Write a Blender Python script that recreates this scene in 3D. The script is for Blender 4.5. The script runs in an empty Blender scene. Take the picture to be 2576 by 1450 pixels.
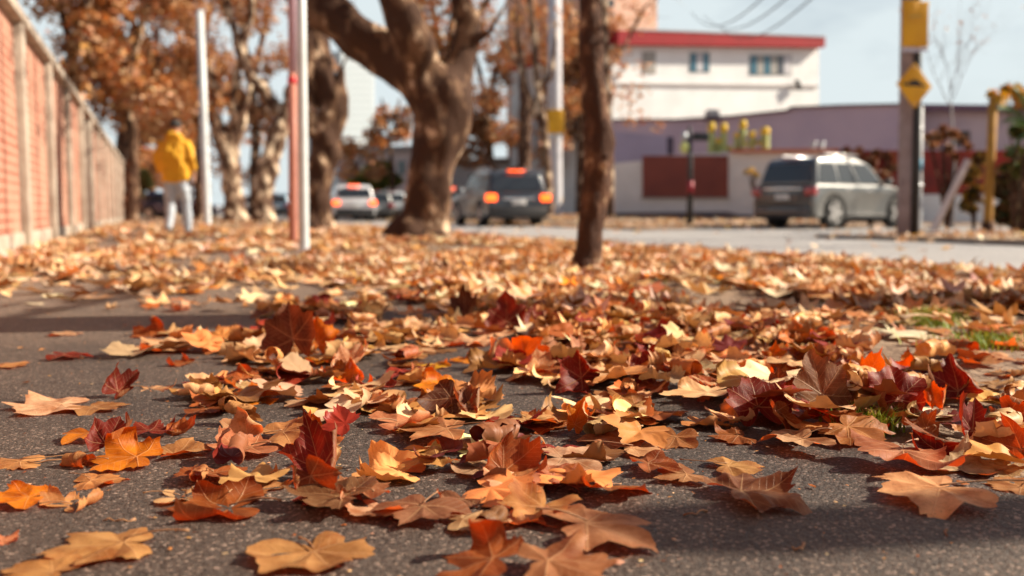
import bpy, bmesh, math, random
import numpy as np
from mathutils import Vector, Matrix, noise
R = math.radians
random.seed(7); rng = np.random.default_rng(7)
sc = bpy.context.scene
COL = sc.collection

# ------------------------------------------------------------------ camera
FPX, W2, H2, HZ, EYE = 2400.0, 2576.0, 1450.0, 532.0, 0.38
YAW = math.atan(888/2400.0)                       # street runs along +Y, camera turned right of it
PITCH = math.atan((H2/2-HZ)/FPX)
cd = bpy.data.cameras.new('camera'); cam = bpy.data.objects.new('camera', cd); COL.objects.link(cam)
cam.location = (0, 0, EYE); cam.rotation_euler = (math.pi/2-PITCH, 0, -YAW)
cd.sensor_width = 36; cd.lens = 36*FPX/W2; cd.clip_start = .05; cd.clip_end = 4000
cd.dof.use_dof = True; cd.dof.focus_distance = 1.52; cd.dof.aperture_fstop = 2.9; cd.dof.aperture_blades = 0
sc.camera = cam
CM = Matrix.Translation(cam.location) @ cam.rotation_euler.to_matrix().to_4x4()
def W(x, y, d):                                   # photo pixel (2576 wide) at depth d -> world point
    return CM @ Vector(((x-W2/2)/FPX*d, (H2/2-y)/FPX*d, -d))
def G(x, y, z=0.0):                               # photo pixel on the plane at height z
    a = CM.translation; b = W(x, y, 1)-a
    return a + b*((z-a.z)/b.z)
Rv = Vector((math.cos(YAW), -math.sin(YAW), 0)); Fv = Vector((math.sin(YAW), math.cos(YAW), 0))
def C(r, d, z=0): return Rv*r + Fv*d + Vector((0, 0, z))   # metres right of / ahead of the camera foot
def depth(p): return (Vector(p)-CM.translation).dot(Fv)

# ------------------------------------------------------------------ light
AZ, EL = R(-9), R(34)                             # sun on the right, 9 degrees ahead of the camera
Sd = (Rv*math.cos(AZ)-Fv*math.sin(AZ))*math.cos(EL)+Vector((0, 0, math.sin(EL)))
w = bpy.data.worlds.new('World'); sc.world = w; w.use_nodes = True
nt = w.node_tree; nt.nodes.clear()
def wn(t, **k):
    n = nt.nodes.new(t)
    for a, b in k.items(): setattr(n, a, b)
    return n
sky = wn('ShaderNodeTexSky', sky_type='NISHITA', sun_disc=False, sun_elevation=EL, sun_rotation=math.atan2(Sd.x, Sd.y),
         air_density=1.0, dust_density=2.5, ozone_density=1.0)
bg = wn('ShaderNodeBackground'); bg.inputs[1].default_value = .05
tc = wn('ShaderNodeTexCoord'); mp = wn('ShaderNodeMapping'); mp.inputs['Scale'].default_value = (1, 1, 3.2)
cn = wn('ShaderNodeTexNoise'); cn.inputs['Scale'].default_value = 2.2; cn.inputs['Detail'].default_value = 7; cn.inputs['Roughness'].default_value = .55
cr = wn('ShaderNodeValToRGB'); cr.color_ramp.elements[0].position = .12; cr.color_ramp.elements[1].position = .40
mx = wn('ShaderNodeMix', data_type='RGBA'); mx.inputs['B'].default_value = (8.0, 8.9, 9.1, 1)
ml = wn('ShaderNodeMath', operation='MULTIPLY'); ml.inputs[1].default_value = .92
L = nt.links.new
L(tc.outputs['Generated'], mp.inputs[0]); L(mp.outputs[0], cn.inputs['Vector']); L(cn.outputs['Fac'], cr.inputs[0])
L(cr.outputs[0], ml.inputs[0]); sx_ = wn('ShaderNodeSeparateXYZ'); L(tc.outputs['Generated'], sx_.inputs[0])
mr = wn('ShaderNodeMapRange'); mr.inputs['From Min'].default_value = .24; mr.inputs['From Max'].default_value = .48; mr.inputs['To Min'].default_value = 1; mr.inputs['To Max'].default_value = .0
L(sx_.outputs[2], mr.inputs['Value']); m3_ = wn('ShaderNodeMath', operation='MULTIPLY'); L(ml.outputs[0], m3_.inputs[0]); L(mr.outputs[0], m3_.inputs[1]); L(m3_.outputs[0], mx.inputs['Factor']); L(sky.outputs[0], mx.inputs['A'])
L(mx.outputs['Result'], bg.inputs[0]); L(bg.outputs[0], wn('ShaderNodeOutputWorld').inputs[0])
sl = bpy.data.lights.new('sun', 'SUN'); sl.energy = 5.0; sl.angle = R(.55); sl.color = (1, .87, .69)
so = bpy.data.objects.new('sun', sl); COL.objects.link(so); so.rotation_euler = Sd.to_track_quat('Z', 'Y').to_euler(); so.location = (8, 0, 12)
sc.view_settings.view_transform = 'Standard'; sc.view_settings.look = 'None'
sc.view_settings.exposure = 1.0; sc.view_settings.gamma = 1
sc.cycles.use_adaptive_sampling = True; sc.cycles.adaptive_threshold = .02
sc.cycles.use_denoising = True
sc.cycles.max_bounces = 6; sc.cycles.transmission_bounces = 4; sc.cycles.diffuse_bounces = 3; sc.cycles.transparent_max_bounces = 4

# ------------------------------------------------------------------ helpers
def link(o, parent=None):
    COL.objects.link(o)
    if parent is not None: o.parent = parent
    return o
def tag(o, label, cat=None, group=None, kind=None):
    if label: o['label'] = label
    if cat: o['category'] = cat
    if group: o['group'] = group
    if kind: o['kind'] = kind
    return o
def thing(name, loc, label, cat, group=None, rz=0):
    o = bpy.data.objects.new(name, None); COL.objects.link(o); o.location = loc; o.rotation_euler = (0, 0, rz)
    o.empty_display_size = .2
    return tag(o, label, cat, group)
def meshobj(name, verts, faces, mat, parent=None, smooth=False, attrs=None, uv=None):
    me = bpy.data.meshes.new(name)
    if isinstance(faces, np.ndarray):
        v = np.asarray(verts, np.float32); k = faces.shape[1]
        me.vertices.add(len(v)); me.vertices.foreach_set('co', v.ravel())
        me.loops.add(faces.size); me.loops.foreach_set('vertex_index', faces.ravel().astype(np.int32))
        me.polygons.add(len(faces)); me.polygons.foreach_set('loop_start', (np.arange(len(faces))*k).astype(np.int32))
        me.update(calc_edges=True); me.validate()
    else:
        me.from_pydata([tuple(v) for v in verts], [], faces); me.update()
    if smooth: me.polygons.foreach_set('use_smooth', [True]*len(me.polygons))
    if attrs is not None:
        ca = me.color_attributes.new('col', 'FLOAT_COLOR', 'POINT'); ca.data.foreach_set('color', np.asarray(attrs, np.float32).ravel())
    if uv is not None:
        for nm, arr in uv.items():
            u = me.uv_layers.new(name=nm); u.data.foreach_set('uv', np.asarray(arr, np.float32).ravel())
    if mat: me.materials.append(mat)
    return link(bpy.data.objects.new(name, me), parent)
class MB:                                          # collects shapes for one mesh
    def __init__(s): s.v = []; s.f = []
    def add(s, v, f):
        n = len(s.v); s.v += [Vector(a) for a in v]; s.f += [tuple(i+n for i in q) for q in f]; return s
    def box(s, c, sz, rz=0, m=None):
        x, y, z = [a/2 for a in sz]; q = [Vector(p) for p in ((-x,-y,-z),(x,-y,-z),(x,y,-z),(-x,y,-z),(-x,-y,z),(x,-y,z),(x,y,z),(-x,y,z))]
        M = Matrix.Rotation(rz, 3, 'Z')
        if m is not None: M = m
        return s.add([M@p+Vector(c) for p in q], [(3,2,1,0),(4,5,6,7),(0,1,5,4),(1,2,6,5),(2,3,7,6),(3,0,4,7)])
    def tube(s, pts, rad, n=10, cap=True):
        pts = [Vector(p) for p in pts]; rings = []; base = len(s.v)
        up = Vector((0, 0, 1))
        t0 = (pts[1]-pts[0]).normalized()
        a = t0.cross(up); a = a.normalized() if a.length > 1e-3 else Vector((1, 0, 0))
        for i, p in enumerate(pts):
            t = (pts[min(i+1, len(pts)-1)]-pts[max(i-1, 0)]).normalized()
            a = (a-t*a.dot(t)).normalized(); b = t.cross(a); r = rad[i] if hasattr(rad, '__len__') else rad
            s.v += [p+(a*math.cos(2*math.pi*k/n)+b*math.sin(2*math.pi*k/n))*r for k in range(n)]
        for i in range(len(pts)-1):
            for k in range(n):
                k2 = (k+1) % n; q = base+i*n
                s.f.append((q+k, q+k2, q+n+k2, q+n+k))
        if cap: s.f.append(tuple(base+k for k in reversed(range(n)))); s.f.append(tuple(base+(len(pts)-1)*n+k for k in range(n)))
        return s
    def prism(s, poly, axis_a, axis_b, origin, depthv):
        n = len(poly); o = Vector(origin); a = Vector(axis_a); b = Vector(axis_b); dv = Vector(depthv)
        f = [o+a*p[0]+b*p[1] for p in poly]
        return s.add(f+[p+dv for p in f], [tuple(range(n)), tuple(range(2*n-1, n-1, -1))]+[(i, i+n, (i+1) % n+n, (i+1) % n) for i in range(n)])
    def build(s, name, mat, parent=None, smooth=False, bevel=0, seg=2):
        o = meshobj(name, s.v, s.f, mat, parent, smooth)
        bm = bmesh.new(); bm.from_mesh(o.data); bmesh.ops.recalc_face_normals(bm, faces=bm.faces)
        if bevel: bmesh.ops.bevel(bm, geom=[e for e in bm.edges if len(e.link_faces) == 2 and e.calc_face_angle(0) > .35], offset=bevel, segments=seg, profile=.5, affect='EDGES', clamp_overlap=True)
        bm.to_mesh(o.data); bm.free()
        if bevel or smooth:
            for p in o.data.polygons: p.use_smooth = True
            if bevel and not smooth:
                try: o.data.set_sharp_from_angle(angle=R(50))
                except Exception: pass
        return o

# ------------------------------------------------------------------ materials
def mat(name, col=(.5,.5,.5), rough=.6, metal=0, noise_amt=0, nscale=8, col2=None, bump=0, bscale=40, emit=None, estr=0, trans=0, spec=.5, coat=0, detail=6):
    m = bpy.data.materials.new(name); m.use_nodes = True; N = m.node_tree.nodes; l = m.node_tree.links.new; b = N['Principled BSDF']
    b.inputs['Base Color'].default_value = (*col, 1); b.inputs['Roughness'].default_value = rough; b.inputs['Metallic'].default_value = metal
    b.inputs['Specular IOR Level'].default_value = spec; b.inputs['Coat Weight'].default_value = coat
    t = N.new('ShaderNodeTexCoord')
    n = N.new('ShaderNodeTexNoise'); n.inputs['Scale'].default_value = nscale; n.inputs['Detail'].default_value = detail; l(t.outputs['Object'], n.inputs['Vector'])
    c2 = col2 or tuple(c*(1-max(noise_amt, .12)) for c in col)
    r = N.new('ShaderNodeValToRGB'); r.color_ramp.elements[0].position = .35; r.color_ramp.elements[1].position = .65
    r.color_ramp.elements[0].color = (*c2, 1); r.color_ramp.elements[1].color = (*col, 1)
    l(n.outputs['Fac'], r.inputs[0]); l(r.outputs[0], b.inputs['Base Color'])
    if bump:
        n2 = N.new('ShaderNodeTexNoise'); n2.inputs['Scale'].default_value = bscale; n2.inputs['Detail'].default_value = 8; l(t.outputs['Object'], n2.inputs['Vector'])
        bp = N.new('ShaderNodeBump'); bp.inputs['Strength'].default_value = min(1, bump); bp.inputs['Distance'].default_value = 1.0/bscale; l(n2.outputs['Fac'], bp.inputs['Height']); l(bp.outputs[0], b.inputs['Normal'])
    if emit: b.inputs['Emission Color'].default_value = (*emit, 1); b.inputs['Emission Strength'].default_value = estr
    return m

def pavement_mat(name, ca, cb, speck, sc1=55, bumpd=.004):
    m = bpy.data.materials.new(name); m.use_nodes = True; N = m.node_tree.nodes; l = m.node_tree.links.new; b = N['Principled BSDF']
    t = N.new('ShaderNodeTexCoord')
    def nz(s, d=6, r=.6):
        n = N.new('ShaderNodeTexNoise'); n.inputs['Scale'].default_value = s; n.inputs['Detail'].default_value = d; n.inputs['Roughness'].default_value = r; l(t.outputs['Object'], n.inputs['Vector']); return n
    big = nz(1.1); fine = nz(sc1*3, 8, .7); vo = N.new('ShaderNodeTexVoronoi'); vo.inputs['Scale'].default_value = sc1*4; l(t.outputs['Object'], vo.inputs['Vector'])
    vo2 = N.new('ShaderNodeTexVoronoi'); vo2.inputs['Scale'].default_value = sc1*1.6; l(t.outputs['Object'], vo2.inputs['Vector'])
    r = N.new('ShaderNodeValToRGB'); r.color_ramp.elements[0].position = .3; r.color_ramp.elements[1].position = .7
    r.color_ramp.elements[0].color = (*ca, 1); r.color_ramp.elements[1].color = (*cb, 1); l(big.outputs['Fac'], r.inputs[0])
    # aggregate: every cell of the voronoi is a little stone of its own tone
    sep = N.new('ShaderNodeSeparateColor'); l(vo.outputs['Color'], sep.inputs[0])
    r2 = N.new('ShaderNodeValToRGB'); r2.color_ramp.elements[0].position = 0; r2.color_ramp.elements[0].color = (.2,.2,.2,1); r2.color_ramp.elements[1].position = .9; r2.color_ramp.elements[1].color = (1.15,1.12,1.1,1)
    e = r2.color_ramp.elements.new(.96); e.color = (3.6,3.4,3.2,1); l(sep.outputs[0], r2.inputs[0])
    mm = N.new('ShaderNodeMix'); mm.data_type = 'RGBA'; mm.blend_type = 'MULTIPLY'; mm.inputs['Factor'].default_value = speck
    if name == 'walk_asphalt':                  # trodden leaf dust lies on the pavement farther along
        sp_ = N.new('ShaderNodeSeparateXYZ'); l(t.outputs['Object'], sp_.inputs[0]); dn_ = nz(2.0)
        q1 = N.new('ShaderNodeMath'); q1.operation = 'MULTIPLY_ADD'; q1.inputs[1].default_value = 2.2; l(dn_.outputs['Fac'], q1.inputs[0]); l(sp_.outputs[1], q1.inputs[2])
        q2 = N.new('ShaderNodeMapRange'); q2.inputs['From Min'].default_value = 3.4; q2.inputs['From Max'].default_value = 6.2; q2.inputs['To Max'].default_value = .85; l(q1.outputs[0], q2.inputs['Value'])
        dm = N.new('ShaderNodeMix'); dm.data_type = 'RGBA'; l(q2.outputs[0], dm.inputs['Factor']); l(r.outputs[0], dm.inputs['A']); dm.inputs['B'].default_value = (.24,.18,.14,1); l(dm.outputs['Result'], mm.inputs['A'])
    else: l(r.outputs[0], mm.inputs['A'])
    l(r2.outputs[0], mm.inputs['B']); l(mm.outputs['Result'], b.inputs['Base Color'])
    ad = N.new('ShaderNodeMath'); ad.operation = 'ADD'; l(fine.outputs['Fac'], ad.inputs[0])
    mu = N.new('ShaderNodeMath'); mu.operation = 'MULTIPLY'; mu.inputs[1].default_value = -.9; l(vo.outputs['Distance'], mu.inputs[0])
    ad2 = N.new('ShaderNodeMath'); ad2.operation = 'ADD'; l(ad.outputs[0], ad2.inputs[0])
    mu2 = N.new('ShaderNodeMath'); mu2.operation = 'MULTIPLY'; mu2.inputs[1].default_value = -1.0; l(vo2.outputs['Distance'], mu2.inputs[0])
    l(mu.outputs[0], ad.inputs[1]); l(mu2.outputs[0], ad2.inputs[1])
    bp = N.new('ShaderNodeBump'); bp.inputs['Strength'].default_value = 1; bp.inputs['Distance'].default_value = bumpd; l(ad2.outputs[0], bp.inputs['Height']); l(bp.outputs[0], b.inputs['Normal'])
    b.inputs['Roughness'].default_value = .6; b.inputs['Specular IOR Level'].default_value = .28
    return m

def leaf_mat(name, src, trans=.38, veins=True, blotch=.95):
    m = bpy.data.materials.new(name); m.use_nodes = True; N = m.node_tree.nodes; l = m.node_tree.links.new; b = N['Principled BSDF']; out = N['Material Output']
    def math_(op, a, bb=None, c=None):
        n = N.new('ShaderNodeMath'); n.operation = op
        for i, v in enumerate((a, bb, c)):
            if v is None: continue
            if isinstance(v, (int, float)): n.inputs[i].default_value = v
            else: l(v, n.inputs[i])
        return n.outputs[0]
    def mix(f, a, bb, mode='MIX'):
        n = N.new('ShaderNodeMix'); n.data_type = 'RGBA'; n.blend_type = mode
        for k, v in (('Factor', f), ('A', a), ('B', bb)):
            if isinstance(v, (int, float)): n.inputs[k].default_value = v
            elif isinstance(v, tuple): n.inputs[k].default_value = (*v, 1)
            else: l(v, n.inputs[k])
        return n.outputs['Result']
    if src == 'object':
        oi = N.new('ShaderNodeObjectInfo'); base = oi.outputs['Color']; rnd = oi.outputs['Random']
    else:
        at = N.new('ShaderNodeAttribute'); at.attribute_name = 'col'; base = at.outputs['Color']; rnd = 0.0
    geo = N.new('ShaderNodeNewGeometry'); t = N.new('ShaderNodeTexCoord')
    mpn = N.new('ShaderNodeVectorMath'); mpn.operation = 'ADD'; l(t.outputs['Object'], mpn.inputs[0])
    cx = N.new('ShaderNodeCombineXYZ')
    if src == 'object':
        l(math_('MULTIPLY', rnd, 37.0), cx.inputs[0]); l(cx.outputs[0], mpn.inputs[1])
    nb = N.new('ShaderNodeTexNoise'); nb.inputs['Scale'].default_value = 22; nb.inputs['Detail'].default_value = 7; nb.inputs['Roughness'].default_value = .6; l(mpn.outputs[0], nb.inputs['Vector'])
    nf = N.new('ShaderNodeTexNoise'); nf.inputs['Scale'].default_value = 240; nf.inputs['Detail'].default_value = 5; l(mpn.outputs[0], nf.inputs['Vector'])
    # blotches: deeper brown-red patches, fine dark flecks
    rb = N.new('ShaderNodeValToRGB'); rb.color_ramp.elements[0].position = .40; rb.color_ramp.elements[1].position = .66; l(nb.outputs['Fac'], rb.inputs[0])
    deep = mix(1.0, base, (.50, .31, .21), 'MULTIPLY')
    c = mix(math_('MULTIPLY', rb.outputs[0], blotch), base, deep)
    rf = N.new('ShaderNodeValToRGB'); rf.color_ramp.elements[0].position = .62; rf.color_ramp.elements[1].position = .74; l(nf.outputs['Fac'], rf.inputs[0])
    c = mix(math_('MULTIPLY', rf.outputs[0], .65), c, mix(1.0, c, (.45, .33, .28), 'MULTIPLY'))
    h = math_('MULTIPLY', nf.outputs['Fac'], .35)
    if veins:
        uv = N.new('ShaderNodeUVMap'); uv.uv_map = 'vein'; sp = N.new('ShaderNodeSeparateXYZ'); l(uv.outputs[0], sp.inputs[0])
        al, ac = sp.outputs[0], sp.outputs[1]
        ab = math_('ABSOLUTE', ac)
        wid = math_('MULTIPLY_ADD', al, -.016, .022)
        main = math_('SUBTRACT', 1.0, math_('SMOOTH_MIN', math_('DIVIDE', ab, wid), 1.0, .3)); main = math_('MAXIMUM', main, 0.0)
        fr = math_('FRACT', math_('MULTIPLY', math_('SUBTRACT', al, math_('MULTIPLY', ab, .85)), 7.5))
        d = math_('ABSOLUTE', math_('SUBTRACT', fr, .5))
        sec = math_('MAXIMUM', math_('SUBTRACT', 1.0, math_('DIVIDE', d, .055)), 0.0)
        vein = math_('MAXIMUM', main, math_('MULTIPLY', sec, .6))
        pale = mix(.55, mix(1.0, c, (1.45, 1.35, 1.2), 'MULTIPLY'), (.62, .42, .22))
        c = mix(math_('MULTIPLY', vein, .8), c, pale)
        h = math_('ADD', h, math_('MULTIPLY', vein, .9))
        vb = N.new('ShaderNodeTexVoronoi'); vb.inputs['Scale'].default_value = 150; vb.feature = 'DISTANCE_TO_EDGE'; l(mpn.outputs[0], vb.inputs['Vector'])
        h = math_('ADD', h, math_('MULTIPLY', vb.outputs['Distance'], .5))
    under = mix(.45, mix(1.0, c, (1.2, 1.15, 1.1), 'MULTIPLY'), (.46, .26, .11))
    cc = mix(math_('MULTIPLY', geo.outputs['Backfacing'], .7), c, under)
    l(cc, b.inputs['Base Color']); b.inputs['Roughness'].default_value = .52; b.inputs['Specular IOR Level'].default_value = .22
    bp = N.new('ShaderNodeBump'); bp.inputs['Strength'].default_value = .6; bp.inputs['Distance'].default_value = .0012; l(h, bp.inputs['Height']); l(bp.outputs[0], b.inputs['Normal'])
    tr = N.new('ShaderNodeBsdfTranslucent'); l(mix(1.0, c, (1.6, .40, .09) if veins else (1.25, .75, .40), 'MULTIPLY'), tr.inputs['Color']); l(bp.outputs[0], tr.inputs['Normal'])
    ms = N.new('ShaderNodeMixShader'); ms.inputs[0].default_value = trans
    l(b.outputs[0], ms.inputs[1]); l(tr.outputs[0], ms.inputs[2]); l(ms.outputs[0], out.inputs[0])
    return m

def bark_mat(name, dark, mid, pale, s=1.0, cover=.5):
    m = bpy.data.materials.new(name); m.use_nodes = True; N = m.node_tree.nodes; l = m.node_tree.links.new; b = N['Principled BSDF']
    t = N.new('ShaderNodeTexCoord'); mp = N.new('ShaderNodeMapping'); mp.inputs['Scale'].default_value = (1, 1, .55); l(t.outputs['Object'], mp.inputs[0])
    n = N.new('ShaderNodeTexNoise'); n.inputs['Scale'].default_value = 4.2*s; n.inputs['Detail'].default_value = 4; n.inputs['Roughness'].default_value = .5; l(mp.outputs[0], n.inputs['Vector'])
    r = N.new('ShaderNodeValToRGB'); r.color_ramp.interpolation = 'LINEAR'
    el = r.color_ramp.elements; el[0].position = cover-.06; el[0].color = (*dark, 1); el[1].position = cover; el[1].color = (*mid, 1)
    e = el.new(cover+.05); e.color = (*mid, 1); e = el.new(cover+.09); e.color = (*pale, 1); l(n.outputs['Fac'], r.inputs[0]); l(r.outputs[0], b.inputs['Base Color'])
    n2 = N.new('ShaderNodeTexNoise'); n2.inputs['Scale'].default_value = 26*s; n2.inputs['Detail'].default_value = 8; l(mp.outputs[0], n2.inputs['Vector'])
    bp = N.new('ShaderNodeBump'); bp.inputs['Strength'].default_value = .8; bp.inputs['Distance'].default_value = .03; l(n2.outputs['Fac'], bp.inputs['Height']); l(bp.outputs[0], b.inputs['Normal'])
    b.inputs['Roughness'].default_value = .85; b.inputs['Specular IOR Level'].default_value = .2
    return m

M_leaf = leaf_mat('fallen_leaf', 'object', .34); M_litter = leaf_mat('leaf_litter', 'attr', .10, False, .25); M_crown = leaf_mat('crown_leaves', 'attr', .20, False, .3)
M_stem = mat('leaf_stem', (.36,.19,.08), .6, col2=(.22,.09,.04), nscale=60)
M_walk = pavement_mat('walk_asphalt', (.042,.036,.035), (.125,.096,.078), .8, 70, .0016)
M_dirt = mat('verge_soil', (.30,.21,.14), .95, col2=(.16,.10,.065), nscale=2.5, bump=1, bscale=30)
M_road = pavement_mat('road_concrete', (.33,.32,.32), (.40,.39,.38), .25, 20)
M_kerb = mat('kerb_stone', (.20,.17,.15), .9, col2=(.11,.09,.08), nscale=3, bump=.6, bscale=30)
M_ground = mat('ground_soil', (.22,.17,.12), .95, nscale=.3)
M_bark = bark_mat('plane_bark', (.055,.026,.015), (.15,.085,.05), (.56,.41,.28), 1, .56)
M_bark2 = bark_mat('plane_bark_pale', (.08,.04,.025), (.22,.14,.09), (.66,.52,.37), .9, .49)
M_bark3 = bark_mat('dark_bark', (.06,.028,.018), (.125,.062,.038), (.36,.24,.15), 2.2, .55)
M_glass = mat('dark_glass', (.03,.035,.04), .08, spec=.8)
M_tyre = mat('tyre_rubber', (.02,.02,.02), .85); M_rim = mat('alloy_rim', (.62,.60,.58), .35, .7)
M_black = mat('black_plastic', (.025,.025,.027), .5); M_chrome = mat('chrome_trim', (.8,.8,.8), .12, 1.0)
M_plate = mat('number_plate', (.75,.75,.72), .5, col2=(.45,.45,.46), nscale=14)
def lamp(name, c, e): return mat(name, c, .25, emit=c, estr=e)
M_brake = lamp('brake_lamp', (1, .10, .01), 2.2); M_tail = mat('tail_lamp', (.35,.01,.015), .15, coat=1); M_head = mat('head_lamp', (.85,.87,.9), .1, spec=1)
M_white = mat('white_render', (.72,.69,.68), .85, noise_amt=.12, nscale=1.5)
M_whiteb = mat('bright_render', (.76,.78,.79), .85, noise_amt=.08, nscale=.8)
M_yellow = mat('yellow_paint', (.78,.42,.01), .55, col2=(.70,.35,.01), nscale=5)

# ------------------------------------------------------------------ setting: ground, pavement, road
XW, XE, XK, XF = -1.19, 1.15, 4.78, 10.3          # wall face, pavement edge, near kerb, far kerb
def sheet(name, x0, x1, y0, y1, z, m, label, thick=0):
    b = MB()
    if thick: b.box(((x0+x1)/2, (y0+y1)/2, z-thick/2), (x1-x0, y1-y0, thick))
    else: b.add([(x0,y0,z),(x1,y0,z),(x1,y1,z),(x0,y1,z)], [(0,1,2,3)])
    o = b.build(name, m); return tag(o, label, None, None, 'structure')
sheet('ground', -1500, 1500, -300, 2500, -.09, M_ground, 'bare brown ground reaching the horizon under everything')
sheet('road', XK+.12, XF+.02, -20, 160, -.06, M_road, 'pale grey concrete road between the two leaf covered kerbs')
# pavement with gentle undulation and a ragged edge toward the soil
nx, ny = 60, 520
gx = np.linspace(XW-.3, XE, nx); ys = np.concatenate([np.linspace(-3, 5, 300), np.linspace(5.1, 75, 220)])
vv = []; 
for y in ys:
    for i, x in enumerate(gx):
        z = .004+.006*noise.noise(Vector((x*1.3, y*1.3, 3))) - .0*x
        xx = x
        if i == nx-1: xx = XE+.05*noise.noise(Vector((y*2.2, 0, 5))); z = -.03
        if i == nx-2: xx = XE-.03+.05*noise.noise(Vector((y*2.2, 0, 5)))
        vv.append((xx, y, z))
idx = np.arange(len(vv)).reshape(len(ys), nx)
ff = np.stack([idx[:-1,:-1], idx[:-1,1:], idx[1:,1:], idx[1:,:-1]], -1).reshape(-1, 4)
tag(meshobj('pavement', np.array([tuple(v) for v in vv]), ff, M_walk, None, True), 'dark gritty asphalt pavement running beside the brick wall', kind='structure')
# verge: low uneven soil strip
gx = np.linspace(XE-.12, XK, 70); ys = np.concatenate([np.linspace(-3, 8, 200), np.linspace(8.2, 160, 260)])
vv = [(x, y, -.014+.022*(noise.noise(Vector((x*1.7, y*1.7, 0)))+.5)*min(1, max(0, (x-XE+.1)/.25))*min(1, (XK-x)/.3+.05)) for y in ys for x in gx]
idx = np.arange(len(vv)).reshape(len(ys), len(gx)); ff = np.stack([idx[:-1,:-1], idx[:-1,1:], idx[1:,1:], idx[1:,:-1]], -1).reshape(-1, 4)
tag(meshobj('verge', np.array(vv), ff, M_dirt, None, True), 'bare soil verge planted with plane trees beside the road', kind='structure')
def kerbline(name, x0, x1, y0, y1, label):
    o = MB().box(((x0+x1)/2, (y0+y1)/2, -.045), (x1-x0, y1-y0, .09)).build(name, M_kerb, bevel=.012); return tag(o, label, None, None, 'structure')
kerbline('near_kerb', XK, XK+.14, -20, 150, 'low stone kerb between the soil verge and the road')
YD0, YD1 = 13.2, 19.6                               # driveway gap in the far kerb
kerbline('far_kerb', XF, XF+.14, -20, YD0, 'low dark kerb under the road hump sign pole')
kerbline('far_kerb', XF, XF+.14, YD1, 150, 'low kerb below the garden wall with the brown panel')
def farz(x, y):
    p = Vector((x, y, 0)); d = p.dot(Fv)
    z = -.004+.2*min(1, max(0, (d-24)/7))**1.5 if x > XF+1 else -.004
    return z
gx = np.concatenate([np.linspace(XF+.13, XF+6, 30), np.linspace(XF+6.3, 60, 60)]); ys = np.linspace(-6, 110, 240)
def indrive(x, y): return YD0+.0*(x-XF) < y-(x-XF)*.12 < YD1+.2*(x-XF) and x < 22
vv = [(x, y, (-.075 if indrive(x, y) else farz(x, y)+.02*noise.noise(Vector((x*.8, y*.8, 0))))) for y in ys for x in gx]
idx = np.arange(len(vv)).reshape(len(ys), len(gx)); ff = np.stack([idx[:-1,:-1], idx[:-1,1:], idx[1:,1:], idx[1:,:-1]], -1).reshape(-1, 4)
tag(meshobj('far_verge', np.array(vv), ff, M_dirt, None, True), 'leaf covered soil verge across the road', kind='structure')
b = MB().add([(XF+.1,YD0-.2,-.056),(22,YD0+1.2,-.056),(22,YD1+2.8,-.056),(XF+.1,YD1+.2,-.056)], [(0,1,2,3)])
tag(b.build('driveway', M_road), 'pale concrete driveway crossing the far verge under the silver SUV', kind='structure')

# ------------------------------------------------------------------ leaf meshes
HALF = [(0,1.0),(4,.90),(9,.82),(12,.84),(16,.76),(22,.68),(28,.62),(33,.65),(38,.74),(42,.83),(45,.82),(50,.97),(54,.87),(60,.84),(66,.73),(74,.64),(82,.59),(90,.62),(95,.70),(101,.66),(108,.76),(114,.66),(121,.62),(128,.58),(137,.46),(148,.34),(163,.22),(180,.06)]
def leaf_outline(r_, jit=.07, rd=None):
    ang = []; rad = []
    L1 = [(a, r) for a, r in HALF]
    lob = 1+r_.normal(0, .10, 5); rnd_ = r_.uniform(-.05, .60) if rd is None else rd; L1 = [(a, r if a > 150 else r+(.78-r)*rnd_*(1 if r < .78 else .55)) for a, r in L1]
    for sgn in (1, -1):
        for a, r in L1:
            if sgn == -1 and a in (0, 180): continue
            k = int(np.clip(round((a*sgn)/52), -2, 2))+2
            ang.append(sgn*(a+(r_.normal(0, 1.2) if 0 < a < 180 else 0))); rad.append(r*lob[k]*(1+r_.normal(0, jit*.5)))
    o = np.argsort(ang); return np.array(ang)[o], np.array(rad)[o]
VE = np.array([0, 50, -50, 105, -105.0])
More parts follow.
